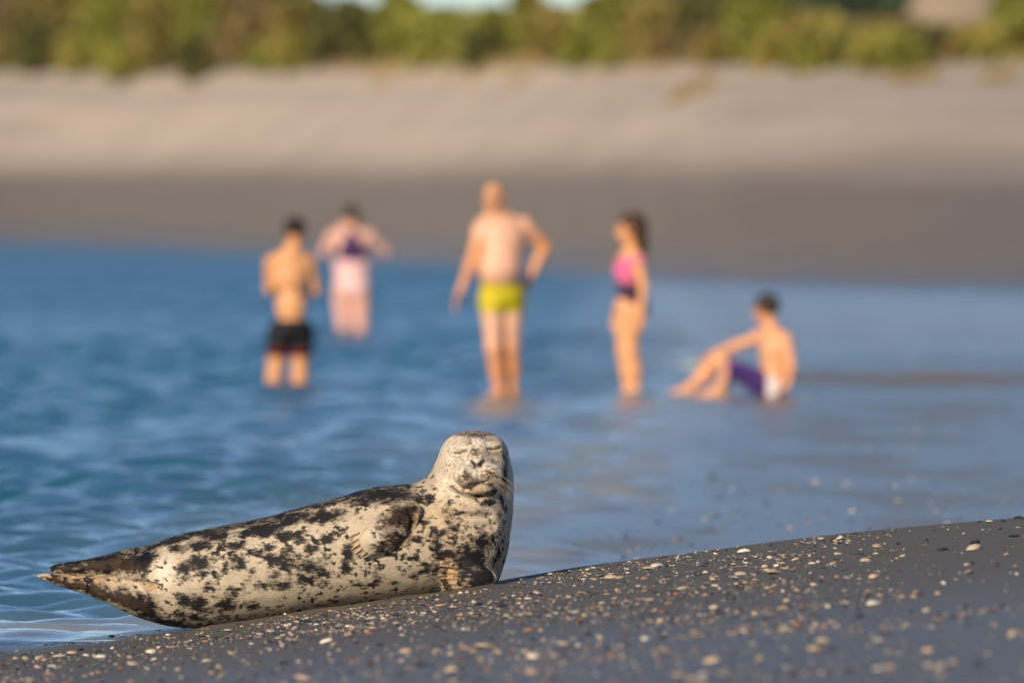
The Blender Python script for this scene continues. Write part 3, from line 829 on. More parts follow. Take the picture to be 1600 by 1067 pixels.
shell_cols = {
    "cream": ((0.46, 0.385, 0.28), .4), "white": ((0.68, 0.64, 0.58), .15), "pinkish": ((0.48, 0.34, 0.25), .3), "orange": ((0.48, 0.20, 0.055), .3),
    "black": ((0.022, 0.024, 0.032), .4), "grey": ((0.11, 0.105, 0.10), .3), "brown": ((0.17, 0.095, 0.05), .35)}
def shell_mat(k):
    c, v = shell_cols[k]
    m, nt, b = nodes_of("shell_" + k)
    nz = noise_(nt, 60, 4, .65); oi = N_(nt, "ShaderNodeObjectInfo").outputs["Random"]
    lo_ = tuple(x * (1 - v) for x in c); hi_ = tuple(min(.85, x * (1 + v)) for x in c)
    col = ramp(nt, nz, [(.3, lo_), (.7, hi_)])
    tint = ramp(nt, oi, [(0, (.7, .7, .72)), (.5, (1, 1, 1)), (1, (1.2, 1.12, 1.0))])
    nt.links.new(mixc(nt, 1.0, col, tint, 'MULTIPLY'), b.inputs["Base Color"])
    b.inputs["Roughness"].default_value = .32 if k in ("black", "grey") else .45
    w = N_(nt, "ShaderNodeTexWave"); w.inputs["Scale"].default_value = 40; w.inputs["Distortion"].default_value = 2
    nt.links.new(N_(nt, "ShaderNodeTexCoord").outputs["Object"], w.inputs["Vector"])
    bump_(nt, b, w.outputs["Fac"], .25, .003)
    return m
smat = {k: shell_mat(k) for k in shell_cols}
def shell_mesh(shape, colour):
    if (shape, colour) not in pmesh:
        V, fc = protos[shape]; me = mesh_from("shell_" + shape + "_" + colour, V, fc); me.materials.append(smat[colour]); pmesh[(shape, colour)] = me
    return pmesh[(shape, colour)]
def near_hit(u, v):
    """where the sight line through a photo pixel meets the near beach"""
    dd = np.linspace(24, D + .6, 1400)
    x = (u - 800) / F * dd; z = H - (v - VH) / F * dd
    hit = np.where(z <= ground_z(x, dd))[0]
    return (x[hit[0]], dd[hit[0]]) if len(hit) else None
def seal_free(x, y):
    u = x / S + 800
    return ~((u > 225) & (u < 782) & (np.abs(y - D) < .21))
shr = np.random.default_rng(77)
def place(name, shape, colour, x, y, size, label, cat, group=None, tilt=.14, rot=None):
    o = bpy.data.objects.new(name, shell_mesh(shape, colour)); COL.objects.link(o)
    o.location = (x, y, float(ground_z(x, y)) + .002)
    o.rotation_euler = (shr.normal(0, tilt), shr.normal(0, tilt), shr.uniform(0, 6.28) if rot is None else rot)
    o.scale = (size, size, size * shr.uniform(.65, 1.0))
    return tag(o, label, cat, group)
# those one can single out (u, v, shape, colour, size in px at the seal's distance)
named = [
    (1473, 860, "mussel", "black", 20, "large glossy black mussel shell on the bare sand at right", "shell"),
    (1521, 858, "fan", "cream", 26, "large cream shell beside a dark stone near the right edge", "shell"),
    (1524, 849, "pebble", "black", 20, "dark stone just behind the large cream shell at right", "stone"),
    (1510, 884, "shard", "white", 13, "upright white shell chip below the large cream shell", "shell"),
    (1514, 896, "fan2", "cream", 14, "yellowish shell below the upright white chip at right", "shell"),
    (1411, 869, "fan2", "cream", 12, "small cream shell with a dark hollow left of the black mussel", "shell"),
    (1366, 902, "fan", "cream", 16, "oval cream shell alone on bare sand right of the shell bed", "shell"),
    (1312, 843, "fan", "white", 12, "white shell on the crest of the sand bank", "shell"),
    (1591, 810, "pebble", "black", 18, "black stone on the crest at the right edge", "stone"),
    (1568, 815, "pebble2", "black", 12, "flat black stone on the crest left of the edge stone", "stone"),
    (1308, 902, "pebble", "orange", 10, "small bright orange shell right of the shell bed", "shell"),
    (1007, 904, "fan2", "orange", 12, "orange shell on the near side of the crest right of the seal", "shell"),
    (1046, 943, "shard2", "orange", 17, "rusty orange shell piece in the middle of the shell bed", "shell"),
    (1246, 977, "fan2", "orange", 14, "blurred orange shell in the foreground right of centre", "shell"),
    (1405, 925, "pebble2", "orange", 8, "small amber pebble on the bare sand at right", "stone"),
    (1027, 885, "fan", "white", 20, "bright white shell standing on the crest right of the seal", "shell"),
    (1062, 874, "fan2", "white", 16, "white shell on the crest farther right of the standing one", "shell"),
    (1163, 863, "fan", "white", 20, "broad white shell on the crest in the middle of the beach", "shell"),
    (1118, 951, "fan", "cream", 20, "round cream shell in the middle of the shell bed", "shell"),
    (905, 974, "pebble2", "black", 14, "black stone on smooth sand below the seal's chest", "stone"),
    (829, 929, "pebble", "black", 11, "small black stone right of the seal's fore flipper", "stone"),
    (375, 977, "pebble", "black", 12, "black pebble against the seal's belly near its tail", "stone"),
    (336, 997, "pebble2", "black", 14, "dark pebble on the sand below the seal's hip", "stone"),
    (357, 986, "fan2", "cream", 14, "pale orange shell just below the seal's hip", "shell"),
    (175, 995, "pebble", "black", 14, "dark stone at the water's edge under the tail flippers", "stone"),
    (216, 992, "pebble2", "grey", 10, "grey stone beside the seal's shadow at the water's edge", "stone"),
    (110, 1006, "pebble", "grey", 15, "low dark stone in the swash left of the tail", "stone"),
    (251, 1018, "pebble2", "orange", 8, "small orange pebble on the wet sand below the seal's tail", "stone"),
    (705, 1048, "fan", "cream", 20, "blurred cream shell in the foreground below the seal's head", "shell"),
    (1085, 1062, "shard", "cream", 48, "long blurred tan shell at the bottom edge of the picture", "shell"),
    (1590, 990, "shard2", "pinkish", 34, "blurred tan shell at the right edge of the foreground", "shell"),
    (1450, 1018, "fan", "pinkish", 18, "blurred round pinkish shell in the right foreground", "shell"),
    (1467, 1044, "shard", "cream", 36, "long pale shell in the blurred right foreground", "shell"),
    (1538, 956, "fan2", "pinkish", 14, "single pinkish shell on bare sand at right", "shell"),
    (1468, 962, "pebble", "black", 13, "dark stone beside a grey shell in the right foreground", "stone"),
    (1231, 1036, "pebble2", "black", 17, "blurred dark stone in the bottom foreground right of centre", "stone"),
]
taken = []
for (u, v, sh, co, sz, lab, cat) in named:
    h = near_hit(u, v)
    if h is None: continue
    x, y = h
    place("pebble" if cat == "stone" else "shell", sh, co, x, y, 1.12 * sz * S * (y / D), lab, cat, None, .35 if "upright" in lab or "standing" in lab else .15, 0.3 if "long" in lab or "mussel" in lab else None)
    taken.append((x, y))
kinds = [  # name, shapes, colour, weight, size range px, label, category, group
    ("shell", ("fan", "fan2", "shard"), "cream", .27, (8, 20), "small cream shell scattered on the grey sand", "shell", "cream shells on the sand"),
    ("shell", ("fan", "shard", "shard2"), "white", .11, (8, 18), "small white shell scattered on the grey sand", "shell", "white shells on the sand"),
    ("shell", ("fan2", "shard2"), "pinkish", .16, (9, 20), "small pinkish tan shell scattered on the grey sand", "shell", "pinkish shells on the sand"),
    ("shell", ("mussel", "shard"), "black", .22, (9, 19), "small blue-black shell scattered on the grey sand", "shell", "dark shells on the sand"),
    ("pebble", ("pebble", "pebble2"), "grey", .17, (8, 16), "small grey pebble scattered on the sand", "stone", "grey pebbles on the sand"),
    ("shell", ("shard", "fan2"), "orange", .03, (6, 12), "tiny orange shell scattered on the grey sand", "shell", "orange shells on the sand"),
    ("pebble", ("pebble", "shard2"), "brown", .06, (7, 14), "small brown pebble scattered on the sand", "stone", "brown pebbles on the sand")]
wts = np.array([k[3] for k in kinds]); wts /= wts.sum()
def bed_density(x, y):
    u = x / y * F + 800; v = VH + (H - ground_z(x, y)) / y * F
    patch = np.exp(-(((u - 1100) / 290) ** 2 + ((v - 940) / 55) ** 2)) * 1.0
    patch += .9 * np.exp(-(((v - np.interp(u, _gu, _gv) - 12) / 8) ** 2)) * (u > 420) * (u < 760)
    patch += .8 * np.exp(-(((v - (985 - .135 * (u - 300)) - 28) / 16) ** 2)) * (u < 860)
    patch += .55 * np.exp(-(((v - (905 - .12 * (u - 820))) / 10) ** 2)) * (u > 800) * (u < 1330)
    patch += .45 * np.exp(-(((u - 950) / 400) ** 2 + ((v - 1015) / 40) ** 2))
    bare = sstep(1380, 1480, u) * sstep(1010, 900, v) * .7
    return np.clip((.30 + patch) * (1 - bare), .04, 1.3) * (.35 + 1.3 * sstep(.35, .68, noise2(x, y * .45, 3.2, 3, 13.0)))
def scatter(n):
    out = []
    while len(out) < n:
        y = shr.uniform(26.5, D + .38, 4000); x = shr.uniform(-.05, .05, 4000) * y
        ok = (shr.random(4000) < bed_density(x, y) * .7) & seal_free(x, y) & (ground_z(x, y) > -.005)
        out += list(zip(x[ok], y[ok]))
    return np.array(out[:n])
pts = scatter(420)
def zone(u, v, crest_v):
    across = ("below the seal's tail", "below the seal's belly", "below the seal's head", "just right of the seal", "at mid beach", "right of the shell bed", "near the right edge")[int(np.searchsorted([290, 560, 800, 980, 1180, 1390], u))]
    dv = v - crest_v
    return across, "on the crest" if dv < 22 else "on the slope" if dv < 95 else "in the blurred foreground"
found = {}
cnt = 0
for (x, y) in pts:
    if cnt >= 264: break
    if taken and min((x - a) ** 2 + (y - b) ** 2 for a, b in taken) < .0009: continue
    k = kinds[shr.choice(len(kinds), p=wts)]
    sz = shr.uniform(*k[4]) * S * 1.25
    o = place(k[0], k[1][shr.integers(len(k[1]))], k[2], x, y, sz, k[5], k[6], k[7]); cnt += 1
    u = x / y * F + 800; v = VH + (H - float(ground_z(x, y))) / y * F
    found.setdefault((k[2], k[0]) + zone(u, v, float(np.interp(u, _gu, _gv))), []).append((u, o))
ORD = ("leftmost", "second from left", "third from left", "fourth from left", "fifth from left", "sixth from left", "seventh from left", "eighth from left", "ninth from left", "tenth from left")
LOOK = {"cream": "cream", "white": "white", "pinkish": "pinkish tan", "black": "blue-black", "grey": "grey", "orange": "small orange", "brown": "brown"}
for (co, nm, across, deep), lst in found.items():
    lst.sort(key=lambda t: t[0])
    for i, (u, o) in enumerate(lst):
        word = LOOK[co] + " " + nm
        if len(lst) == 1: o["label"] = word + " " + deep + " " + across
        elif i < len(ORD): o["label"] = ORD[i] + " of " + word + "s " + deep + " " + across
        else: o["label"] = word + " " + deep + " " + across + ", " + ("eleventh", "twelfth", "thirteenth", "fourteenth", "fifteenth", "sixteenth")[i - 10] + " from left"

def grit(name, pts, sizes, label, cat, dark=.35, zfun=ground_z, lift=0.0):
    """everything too small or too many to pick up one by one: one joined mesh"""
    shp = [protos[k] for k in ("shard", "shard2", "pebble", "fan2", "mussel")]
    order = shr.integers(0, len(shp), len(pts))
    Vs, Q4, T3, Cs, base = [], [], [], [], 0
    zz = zfun(pts[:, 0], pts[:, 1])
    pal_ = np.array([shell_cols[k][0] for k in ("cream", "white", "pinkish", "orange", "brown", "black", "grey")])
    pw = np.array([.22, .08, .13, .016, .08, .27, .205]); pw = pw / pw.sum()
    if dark > .5: pw = np.array([.14, .06, .08, .02, .10, .34, .26])
    for k, (V, fc) in enumerate(shp):
        ids = np.where(order == k)[0]
        if len(ids) == 0: continue
        a = shr.uniform(0, 6.28, len(ids)); ca, sa = np.cos(a), np.sin(a); s = sizes[ids]
        sq = shr.uniform(.6, 1.1, len(ids)); tx = shr.normal(0, .15, len(ids)); ty = shr.normal(0, .15, len(ids))
        X = (V[None, :, 0] * ca[:, None] - V[None, :, 1] * sa[:, None] * sq[:, None]) * s[:, None]
        Y = (V[None, :, 0] * sa[:, None] + V[None, :, 1] * ca[:, None] * sq[:, None]) * s[:, None]
        Z = V[None, :, 2] * s[:, None] * 1.0 + X * tx[:, None] + Y * ty[:, None]
        W = np.stack([X + pts[ids, 0][:, None], Y + pts[ids, 1][:, None], Z + zz[ids][:, None] + lift], -1)
        nV = len(V); offs = base + np.arange(len(ids)) * nV
        Vs.append(W.reshape(-1, 3))
        Q4.append((fc[0][None] + offs[:, None, None]).reshape(-1, 4)); T3.append((fc[1][None] + offs[:, None, None]).reshape(-1, 3))
        c = pal_[shr.choice(len(pal_), len(ids), p=pw / pw.sum())] * shr.uniform(.65, 1.25, (len(ids), 1))
        Cs.append(np.repeat(c, nV, 0)); base += len(ids) * nV
    me = mesh_from(name, np.concatenate(Vs), [np.concatenate(Q4), np.concatenate(T3)])
    attr_c(me, "tone", np.clip(np.concatenate(Cs), 0, .8))
    return tag(add_obj(name, me, M_GRIT), label, cat, kind="stuff")
def grit_material():
    m, nt, b = nodes_of("shell_grit")
    col = mixc(nt, 1.0, attr_(nt, "tone", "Color"), ramp(nt, noise_(nt, 90, 3, .6), [(.3, (.75, .75, .75)), (.7, (1.15, 1.15, 1.15))]), 'MULTIPLY')
    nt.links.new(col, b.inputs["Base Color"]); b.inputs["Roughness"].default_value = .4
    return m
M_GRIT = grit_material()
p = scatter(11500)
grit("shell_grit", p, np.clip(shr.lognormal(math.log(.0098), .6, len(p)), .004, .028), "countless small shell fragments and grit strewn over the near sand", "shell grit", lift=.0015)
n = 2400
fy = 44 + (110 - 44) * shr.random(n * 6) ** 1.3; fx = shr.uniform(-.02, .055, n * 6) * fy
xb = np.interp(fy, _xbY, _xbX)
zz = ground_z(fx, fy)
ok = (fx > xb - .7) & (zz > -.05) & (zz < .12) & (noise2(fx, fy * .4, 1.2, 2, 15.0) > .42)
fp = np.stack([fx, fy], 1)[ok][:n]
grit("pebble_scatter", fp, np.clip(shr.lognormal(math.log(.016), .55, len(fp)), .01, .075), "scattered pebbles and shells on the wet tidal flat behind the bank", "pebbles", .6)

# ------------------------------------------------------------------ people in the shallows
M_SKIN = {}
def skin(name, col):
    m = simple_mat("skin_" + name, col, .10, 9, .5, .35, 0, .12)
    nt = m.node_tree; b = nt.nodes["Principled BSDF"]; src = b.inputs["Base Color"].links[0].from_socket
    nt.links.new(mixc(nt, attr_(nt, "tanned"), src, (0.60, 0.27, 0.12)), b.inputs["Base Color"])
    return m
def unit(a): a = np.array(a, float); return a / (np.linalg.norm(a) + 1e-9)

class Person:
    def __init__(self, d, base_uv, label, sk):
        self.d = d; self.s = d / F
        self.root = empty("person", self.P(*base_uv), label, "person")
        self.skin = sk; self.tanned = None
    def P(self, u, v, dy=0.0):
        p = at(u, v, self.d); p[1] += dy; return p
    def near_seg(self, pts, r):
        return self.seg_dist(pts) < r
    def seg_dist(self, pts):
        out = np.full(len(self.V), 9.0)
        for a, b in zip(pts[:-1], pts[1:]):
            ab = b - a; t = np.clip(((self.V - a) @ ab) / (ab @ ab), 0, 1); out = np.minimum(out, np.linalg.norm(self.V - a - t[:, None] * ab, axis=1))
        return out
    def begin(self, ulo, uhi, vlo, vhi, y0=-.6, y1=.6, h=.009):
        self.f = Field(self.P(ulo, vhi, y0), self.P(uhi, vlo, y1), h)
    def limb(self, pts, radii, k=.03, fy=1.0):
        for a, b, ra, rb in zip(pts[:-1], pts[1:], radii[:-1], radii[1:]): self.f.cone(a, b, ra, rb, k, fy)
    def head(self, c, face, h=.225, hair=None):
        """c: centre of the skull; face: direction looked in"""
        c = np.array(c, float); f = unit(face); up = np.array([0, 0, 1.0]); r = unit(np.cross(f, up)); up = np.cross(r, f)
        R = np.stack([r, f, up], 1); k = h / .225
        E = lambda o, rad, kk=.02, sub=False: self.f.ell(c + R @ (np.array(o) * k), np.array(rad) * k, kk, R, sub)
        E((0, -.015, .018), (.074, .094, .090)); E((0, .030, -.045), (.056, .060, .064), .03); E((0, .062, -.085), (.028, .026, .020), .02)
        self.f.cone(c + R @ (np.array((0, .082, .012)) * k), c + R @ (np.array((0, .104, -.026)) * k), .010 * k, .015 * k, .012)
        E((0, .080, .030), (.050, .014, .010), .012)
        E((.030, .089, .010), (.015, .012, .010), .008, True); E((-.030, .089, .010), (.015, .012, .010), .008, True)
        E((0, .084, -.055), (.024, .012, .008), .008); E((0, .097, -.056), (.022, .008, .003), .004, True)
        for s in (-1, 1): E((s * .077, -.012, -.012), (.010, .019, .031), .008)
        self.hd = (c, R, k)
        self.eyes = [c + R @ (np.array((s * .030, .078, .010)) * k) for s in (-1, 1)]
    def hand(self, wrist, fdir, palm, thumb_side, curl=.35, s=1.0):
        """palm: the way the palm faces; fingers bend towards it"""
        f = unit(fdir); n = np.array(palm, float); n = unit(n - f * (n @ f)); side = np.cross(f, n) * thumb_side
        R = np.stack([side, f, n], 1)
        c = np.array(wrist) + f * .050 * s
        self.f.ell(c, (.042 * s, .055 * s, .017 * s), .012, R)
        for i, (o, L) in enumerate(((.030, .078), (.010, .088), (-.010, .082), (-.029, .064))):
            p = c + side * o * s + f * .042 * s; dirv = f.copy(); r = .0105 * s
            for seg in range(3):
                dirv = unit(dirv + n * curl * (.6 + .4 * seg)); q = p + dirv * L * s * (.45, .32, .25)[seg]
                self.f.cone(p, q, r, r * .92, .004); p = q; r *= .92
        p = c + side * .036 * s - f * .022 * s; q = p + unit(side * .8 + f * .7 + n * .25) * .042 * s; q2 = q + unit(side * .25 + f + n * .35) * .034 * s
        self.f.cone(p, q, .0135 * s, .0115 * s, .008); self.f.cone(q, q2, .0115 * s, .0095 * s, .004)
    def foot(self, ankle, toe_dir, L=.21, z=-.065):
        a = np.array(ankle, float); t = unit((toe_dir[0], toe_dir[1], 0))
        heel = a - t * .045 + np.array([0, 0, z + .03]); ball = a + t * L * .55 + np.array([0, 0, z + .022]); toe = a + t * L * .80 + np.array([0, 0, z + .014])
        self.f.cone(a, heel, .040, .034, .03); self.f.cone(heel, ball, .034, .034, .03); self.f.cone(a, ball, .038, .028, .03)
        w = np.cross(t, [0, 0, 1.0])
        for i in range(5):
            o = (i - 2) * .016; b0 = ball + w * o; self.f.cone(b0, toe + w * o * 1.15 - t * abs(i - 1) * .008, .015, .011, .006)
    def finish(self):
        self.V, self.Q = self.f.mesh(1); self.N = vnormals(self.V, self.Q)
        self.u = self.V[:, 0] / self.s + 800; self.v = VH + (H - self.V[:, 2]) / self.s; self.y = self.V[:, 1] - self.d
        me = mesh_from("person_body", self.V, self.Q)
        head = sstep(.20, .13, np.linalg.norm(self.V - self.hd[0], axis=1))
        attr_f(me, "tanned", np.clip(np.maximum(head * .7, self.tanned() if self.tanned else 0) + .5 * (fnoise(self.V, 5, 3) - .5), 0, 1))
        add_obj("body", me, self.skin, self.root)
        c, R, k = self.hd
        for e in self.eyes:
            v, q = ball(e, .0125 * k, 8, 6); add_obj("eye", mesh_from("eye", v, q), M_EYE, self.root)
    def wear(self, name, mask, off, mat, label=None):
        r = shell_of(self.V, self.Q, self.N, mask, off)
        if r is None: return None
        o = add_obj(name, mesh_from(name, r[0], r[1]), mat, self.root)
        if label: o["label"] = label
        return o
    def hair(self, mat, build, h=.008, rough=.012, label=None):
        c, R, k = self.hd
        f = Field(c - .34, c + .30, h)
        self.f2 = f; build(f, c, R, k)
        V, Q = f.mesh(1); N = vnormals(V, Q)
        V = V + N * ((fnoise(V, 45, 2) - .5) * rough * 2)[:, None]
        o = add_obj("hair", mesh_from("hair", V, Q), mat, self.root)
        if label: o["label"] = label
def ball(c, r, n=8, m=6):
    V = []; Q = []
    for i in range(m + 1):
        t = math.pi * (i + .02) / (m + .04)
        for k in range(n):
            w = 2 * math.pi * k / n; V.append((c[0] + r * math.sin(t) * math.cos(w), c[1] + r * math.sin(t) * math.sin(w), c[2] + r * math.cos(t)))
    for i in range(m):
        for k in range(n): Q.append((i * n + k, (i + 1) * n + k, (i + 1) * n + (k + 1) % n, i * n + (k + 1) % n))
    return np.array(V), np.array(Q)
M_EYE = simple_mat("eye_dark", (0.05, 0.035, 0.03), .2, 40, .15, .5)
M_HAIR_DK = simple_mat("hair_dark", (0.020, 0.013, 0.009), .4, 60, .45, .35)
M_HAIR_BR = simple_mat("hair_brown", (0.055, 0.026, 0.012), .4, 60, .45, .35)
def short_hair(f, c, R, k):
    f.ell(c + R @ (np.array((0, -.022, .026)) * k), np.array((.086, .104, .098)) * k, .02, R)
    f.ell(c + R @ (np.array((0, .115, -.03)) * k), np.array((.12, .10, .085)) * k, .015, R, True)
    f.ell(c + R @ (np.array((0, -.02, -.13)) * k), np.array((.15, .16, .085)) * k, .015, R, True)

# --- man in yellow trunks
m = Person(90.0, (785, 620), "bald man in yellow-green swim trunks standing with one hand on his hip", skin("fair", (0.66, 0.385, 0.27)))
P = m.P
m.begin(690, 880, 268, 650, -.45, .45)
f = m.f
m.head(P(771, 309, -.03), (-.45, -.9, -.05), .235)
m.limb([P(775, 326, 0), P(779, 345, .02)], [.062, .072], .03)
f.cone(P(757, 352, -.02), P(817, 352, .06), .062, .066, .06)
f.ell(P(783, 377, 0), (.190, .135, .175), .07); f.ell(P(781, 420, -.04), (.178, .165, .165), .08); f.ell(P(784, 460, .01), (.172, .135, .12), .07)
f.cone(P(797, 345, .04), P(779, 333, .02), .05, .05, .06); f.cone(P(762, 348, -.01), P(775, 333, .01), .05, .05, .06)
m.limb([P(822, 354, .05), P(852, 386, .12), P(829, 432, .06)], [.062, .049, .034], .03)
m.hand(P(829, 432, .06), (-.5, -.35, -.75), (-.6, .5, 0), 1, .3)
m.limb([P(751, 357, -.04), P(737, 412, -.10), P(719, 456, -.22)], [.060, .046, .032], .03)
m.hand(P(719, 456, -.22), (-.35, -.35, -.85), (.7, -.2, -.3), -1, .3)
m.limb([P(769, 470, -.02), P(772, 545, -.05), P(781, 612, -.02)], [.102, .064, .043], .03)
m.limb([P(799, 470, .04), P(799, 545, .05), P(801, 612, .08)], [.102, .064, .043], .03)
f.ell(P(776, 575, .0), (.060, .062, .10), .04); f.ell(P(801, 575, .09), (.060, .062, .10), .04)
m.foot(P(781, 614, -.02), (-.8, -.6)); m.foot(P(801, 614, .08), (-.75, -.65))
man, mP = m, P
m.tanned = lambda: np.maximum(sstep(525, 560, man.v), .85 * np.maximum(sstep(.13, .05, man.seg_dist([mP(842, 376, .09), mP(855, 388, .12), mP(822, 450, .04)])), sstep(.12, .05, man.seg_dist([mP(742, 385, -.08), mP(733, 415, -.12), mP(708, 490, -.24)]))))
m.finish()
torso = (m.u > 745) & (m.u < 823)
arm_r = (m.u > 745 + (m.v - 440) * 0) 
hipmask = (m.v > 443 + .06 * (m.u - 784)) & (m.v < 489) & (m.u > 747) & (m.u < 821)
m.wear("swim_trunks", hipmask, .010, simple_mat("trunks_yellow", (0.50, 0.42, 0.012), .12, 14, .6, .3))

# --- youth in black shorts, back turned
m = Person(96.0, (452, 600), "youth in black shorts standing knee-deep with his back turned", skin("tan", (0.62, 0.315, 0.150)))
P = m.P
m.begin(395, 515, 325, 690, -.40, .45)
f = m.f
m.head(P(462, 363, .05), (.55, .75, -.35), .225)
m.limb([P(460, 380, .02), P(455, 398, 0)], [.052, .060], .03)
f.cone(P(428, 408, 0), P(483, 410, .04), .056, .056, .05)
f.cone(P(440, 402, 0), P(457, 388, .01), .04, .045, .05); f.cone(P(472, 403, .02), P(459, 388, .01), .04, .045, .05)
f.ell(P(453, 432, .03), (.155, .105, .16), .06); f.ell(P(455, 478, .02), (.132, .095, .13), .07); f.ell(P(455, 513, .02), (.150, .112, .10), .06)
m.limb([P(422, 411, .02), P(421, 452, .10), P(446, 462, .30)], [.050, .041, .028], .03)
m.hand(P(446, 462, .30), (.8, .5, .2), (0, -.3, .9), 1, .4, .92)
m.limb([P(486, 412, .05), P(493, 455, .12), P(470, 458, .31)], [.050, .041, .028], .03)
m.hand(P(470, 458, .31), (-.8, .5, .2), (0, -.3, .9), -1, .4, .92)
m.limb([P(438, 520, .02), P(428, 592, .0), P(426, 664, .0)], [.094, .064, .042], .03)
m.limb([P(471, 520, .04), P(468, 592, .05), P(470, 664, .05)], [.094, .064, .042], .03)
f.ell(P(427, 622, -.015), (.056, .06, .10), .04); f.ell(P(469, 622, .035), (.056, .06, .10), .04)
m.foot(P(426, 666, 0), (.1, 1)); m.foot(P(470, 666, .05), (.35, 1))
m.finish()
sm = (m.v > 500) & (m.v < 557) & (m.y < .27)
m.wear("swim_shorts", sm & (m.v < 546), .016, simple_mat("shorts_black", (0.010, 0.011, 0.014), .2, 20, .7, .2))
m.wear("shorts_hem", sm & (m.v > 543), .019, simple_mat("shorts_red_print", (0.085, 0.012, 0.022), .7, 24, .7, .2), "dark red patterned lower edge of the shorts")
m.hair(M_HAIR_DK, short_hair)

# --- woman in pale pink swimsuit, farther out
m = Person(131.0, (550, 520), "woman in a pale pink swimsuit with hands raised to her face, back turned", skin("pink", (0.68, 0.40, 0.33)))
P = m.P
m.begin(485, 630, 308, 560, -.4, .55, .0095)
f = m.f
m.head(P(548, 338, .06), (.05, 1, -.1), .225)
m.limb([P(548, 350, .03), P(549, 362, .01)], [.052, .062], .03)
f.cone(P(527, 368, .0), P(573, 368, .0), .066, .066, .06)
f.ell(P(549, 388, .02), (.200, .130, .15), .07); f.ell(P(550, 418, .02), (.205, .140, .17), .08); f.ell(P(550, 448, .0), (.215, .150, .14), .08)
f.ell(P(538, 456, -.06), (.105, .09, .10), .05); f.ell(P(562, 456, -.06), (.105, .09, .10), .05)
m.limb([P(520, 370, .01), P(507, 394, .12), P(531, 358, .31)], [.070, .054, .034], .03)
m.hand(P(531, 358, .31), (.55, .2, .75), (.3, -1, 0), 1, .35, .95)
m.limb([P(578, 370, .01), P(603, 394, .12), P(566, 358, .31)], [.070, .054, .034], .03)
m.hand(P(566, 358, .31), (-.55, .2, .75), (-.3, -1, 0), -1, .35, .95)
m.limb([P(536, 466, 0), P(537, 512, .0), P(538, 541, .01)], [.118, .075, .045], .03)
m.limb([P(564, 466, 0), P(564, 512, .0), P(564, 541, .01)], [.118, .075, .045], .03)
m.foot(P(538, 542, .01), (-.1, 1)); m.foot(P(564, 542, .01), (.1, 1))
m.finish()
core = (np.abs(m.u - 550) < 33) & (m.y < .24)
m.wear("swimsuit", core & (m.v > 408) & (m.v < 468 - .9 * np.abs(m.u - 550)), .008, simple_mat("suit_pink", (0.70, 0.45, 0.45), .12, 10, .6, .3))
m.wear("swimsuit_back", core & (m.v > 360) & (m.v <= 409) & (np.abs(m.u - 549) < 7 + 15 * np.clip((m.v - 362) / 30, 0, 1) * np.clip((414 - m.v) / 14, .3, 1)) & (m.y < .02), .009, simple_mat("suit_purple", (0.040, 0.012, 0.075), .3, 12, .6, .3), "dark purple crossed straps on the back")
def bob_hair(f, c, R, k):
    short_hair(f, c, R, k); f.ell(c + R @ (np.array((0, -.085, .075)) * k), np.array((.042, .042, .042)) * k, .02, R)
m.hair(M_HAIR_DK, bob_hair)

# --- girl in pink and black swimsuit, side on
m = Person(90.2, (985, 617), "girl with long brown hair in a pink and dark swimsuit standing in the shallows", skin("girl", (0.66, 0.335, 0.165)))
P = m.P
m.begin(935, 1030, 318, 640, -.35, .35)
f = m.f
m.head(P(983, 357, 0), (-.86, -.15, -.12), .220)
m.limb([P(986, 374, .0), P(987, 390, .0)], [.046, .054], .03)
f.cone(P(977, 399, .10), P(994, 402, -.09), .047, .047, .05)
f.ell(P(983, 418, 0), (.098, .128, .125), .06); f.ell(P(971, 421, .045), (.050, .050, .045), .03); f.ell(P(970, 422, -.045), (.050, .050, .045), .03)
f.ell(P(984, 450, 0), (.090, .112, .11), .07); f.ell(P(985, 478, 0), (.120, .138, .10), .06); f.ell(P(997, 484, 0), (.075, .12, .075), .05)
m.limb([P(997, 404, -.11), P(1005, 448, -.15), P(1001, 492, -.17)], [.043, .035, .025], .03)
m.hand(P(1001, 492, -.17), (-.1, 0, -1), (-.3, 1, 0), 1, .25, .85)
m.limb([P(976, 402, .12), P(975, 448, .16), P(966, 486, .14)], [.043, .035, .025], .03)
m.hand(P(966, 486, .14), (-.2, 0, -1), (-.3, -1, 0), -1, .25, .85)
m.limb([P(985, 486, -.065), P(986, 552, -.06), P(994, 612, -.05)], [.092, .056, .037], .03)
m.limb([P(976, 486, .065), P(976, 552, .06), P(983, 612, .06)], [.092, .056, .037], .03)
f.ell(P(993, 578, -.055), (.050, .052, .09), .04); f.ell(P(982, 578, .06), (.050, .052, .09), .04)
m.foot(P(994, 614, -.05), (-1, -.1), .19); m.foot(P(983, 614, .06), (-1, .1), .19)
m.finish()
body = np.abs(m.y) < .25
noarm = ~m.near_seg([P(998, 420, -.125), P(1005, 448, -.15), P(1001, 520, -.17)], .056) & ~m.near_seg([P(976, 420, .135), P(975, 448, .16), P(966, 520, .14)], .056)
m.wear("swimsuit_top", body & noarm & (m.v > 402 - .12 * (m.u - 985)) & (m.v < 442), .007, simple_mat("suit_magenta", (0.66, 0.13, 0.30), .15, 12, .6, .3), "bright pink upper part of the swimsuit")
m.wear("swimsuit_bottom", body & noarm & (m.v >= 441) & (m.v < 474 + .55 * (m.u - 985)), .008, simple_mat("suit_dark", (0.035, 0.012, 0.045), .4, 12, .6, .3), "dark purple lower part of the swimsuit")
def long_hair(f, c, R, k):
    short_hair(f, c, R, k)
    f.cone(c + R @ np.array((0, -.06, .02)), c + R @ np.array((0, -.085, -.17)), .080, .050, .04)
    f.cone(c + R @ np.array((.05, -.02, .0)), c + R @ np.array((.05, -.03, -.12)), .035, .028, .03)
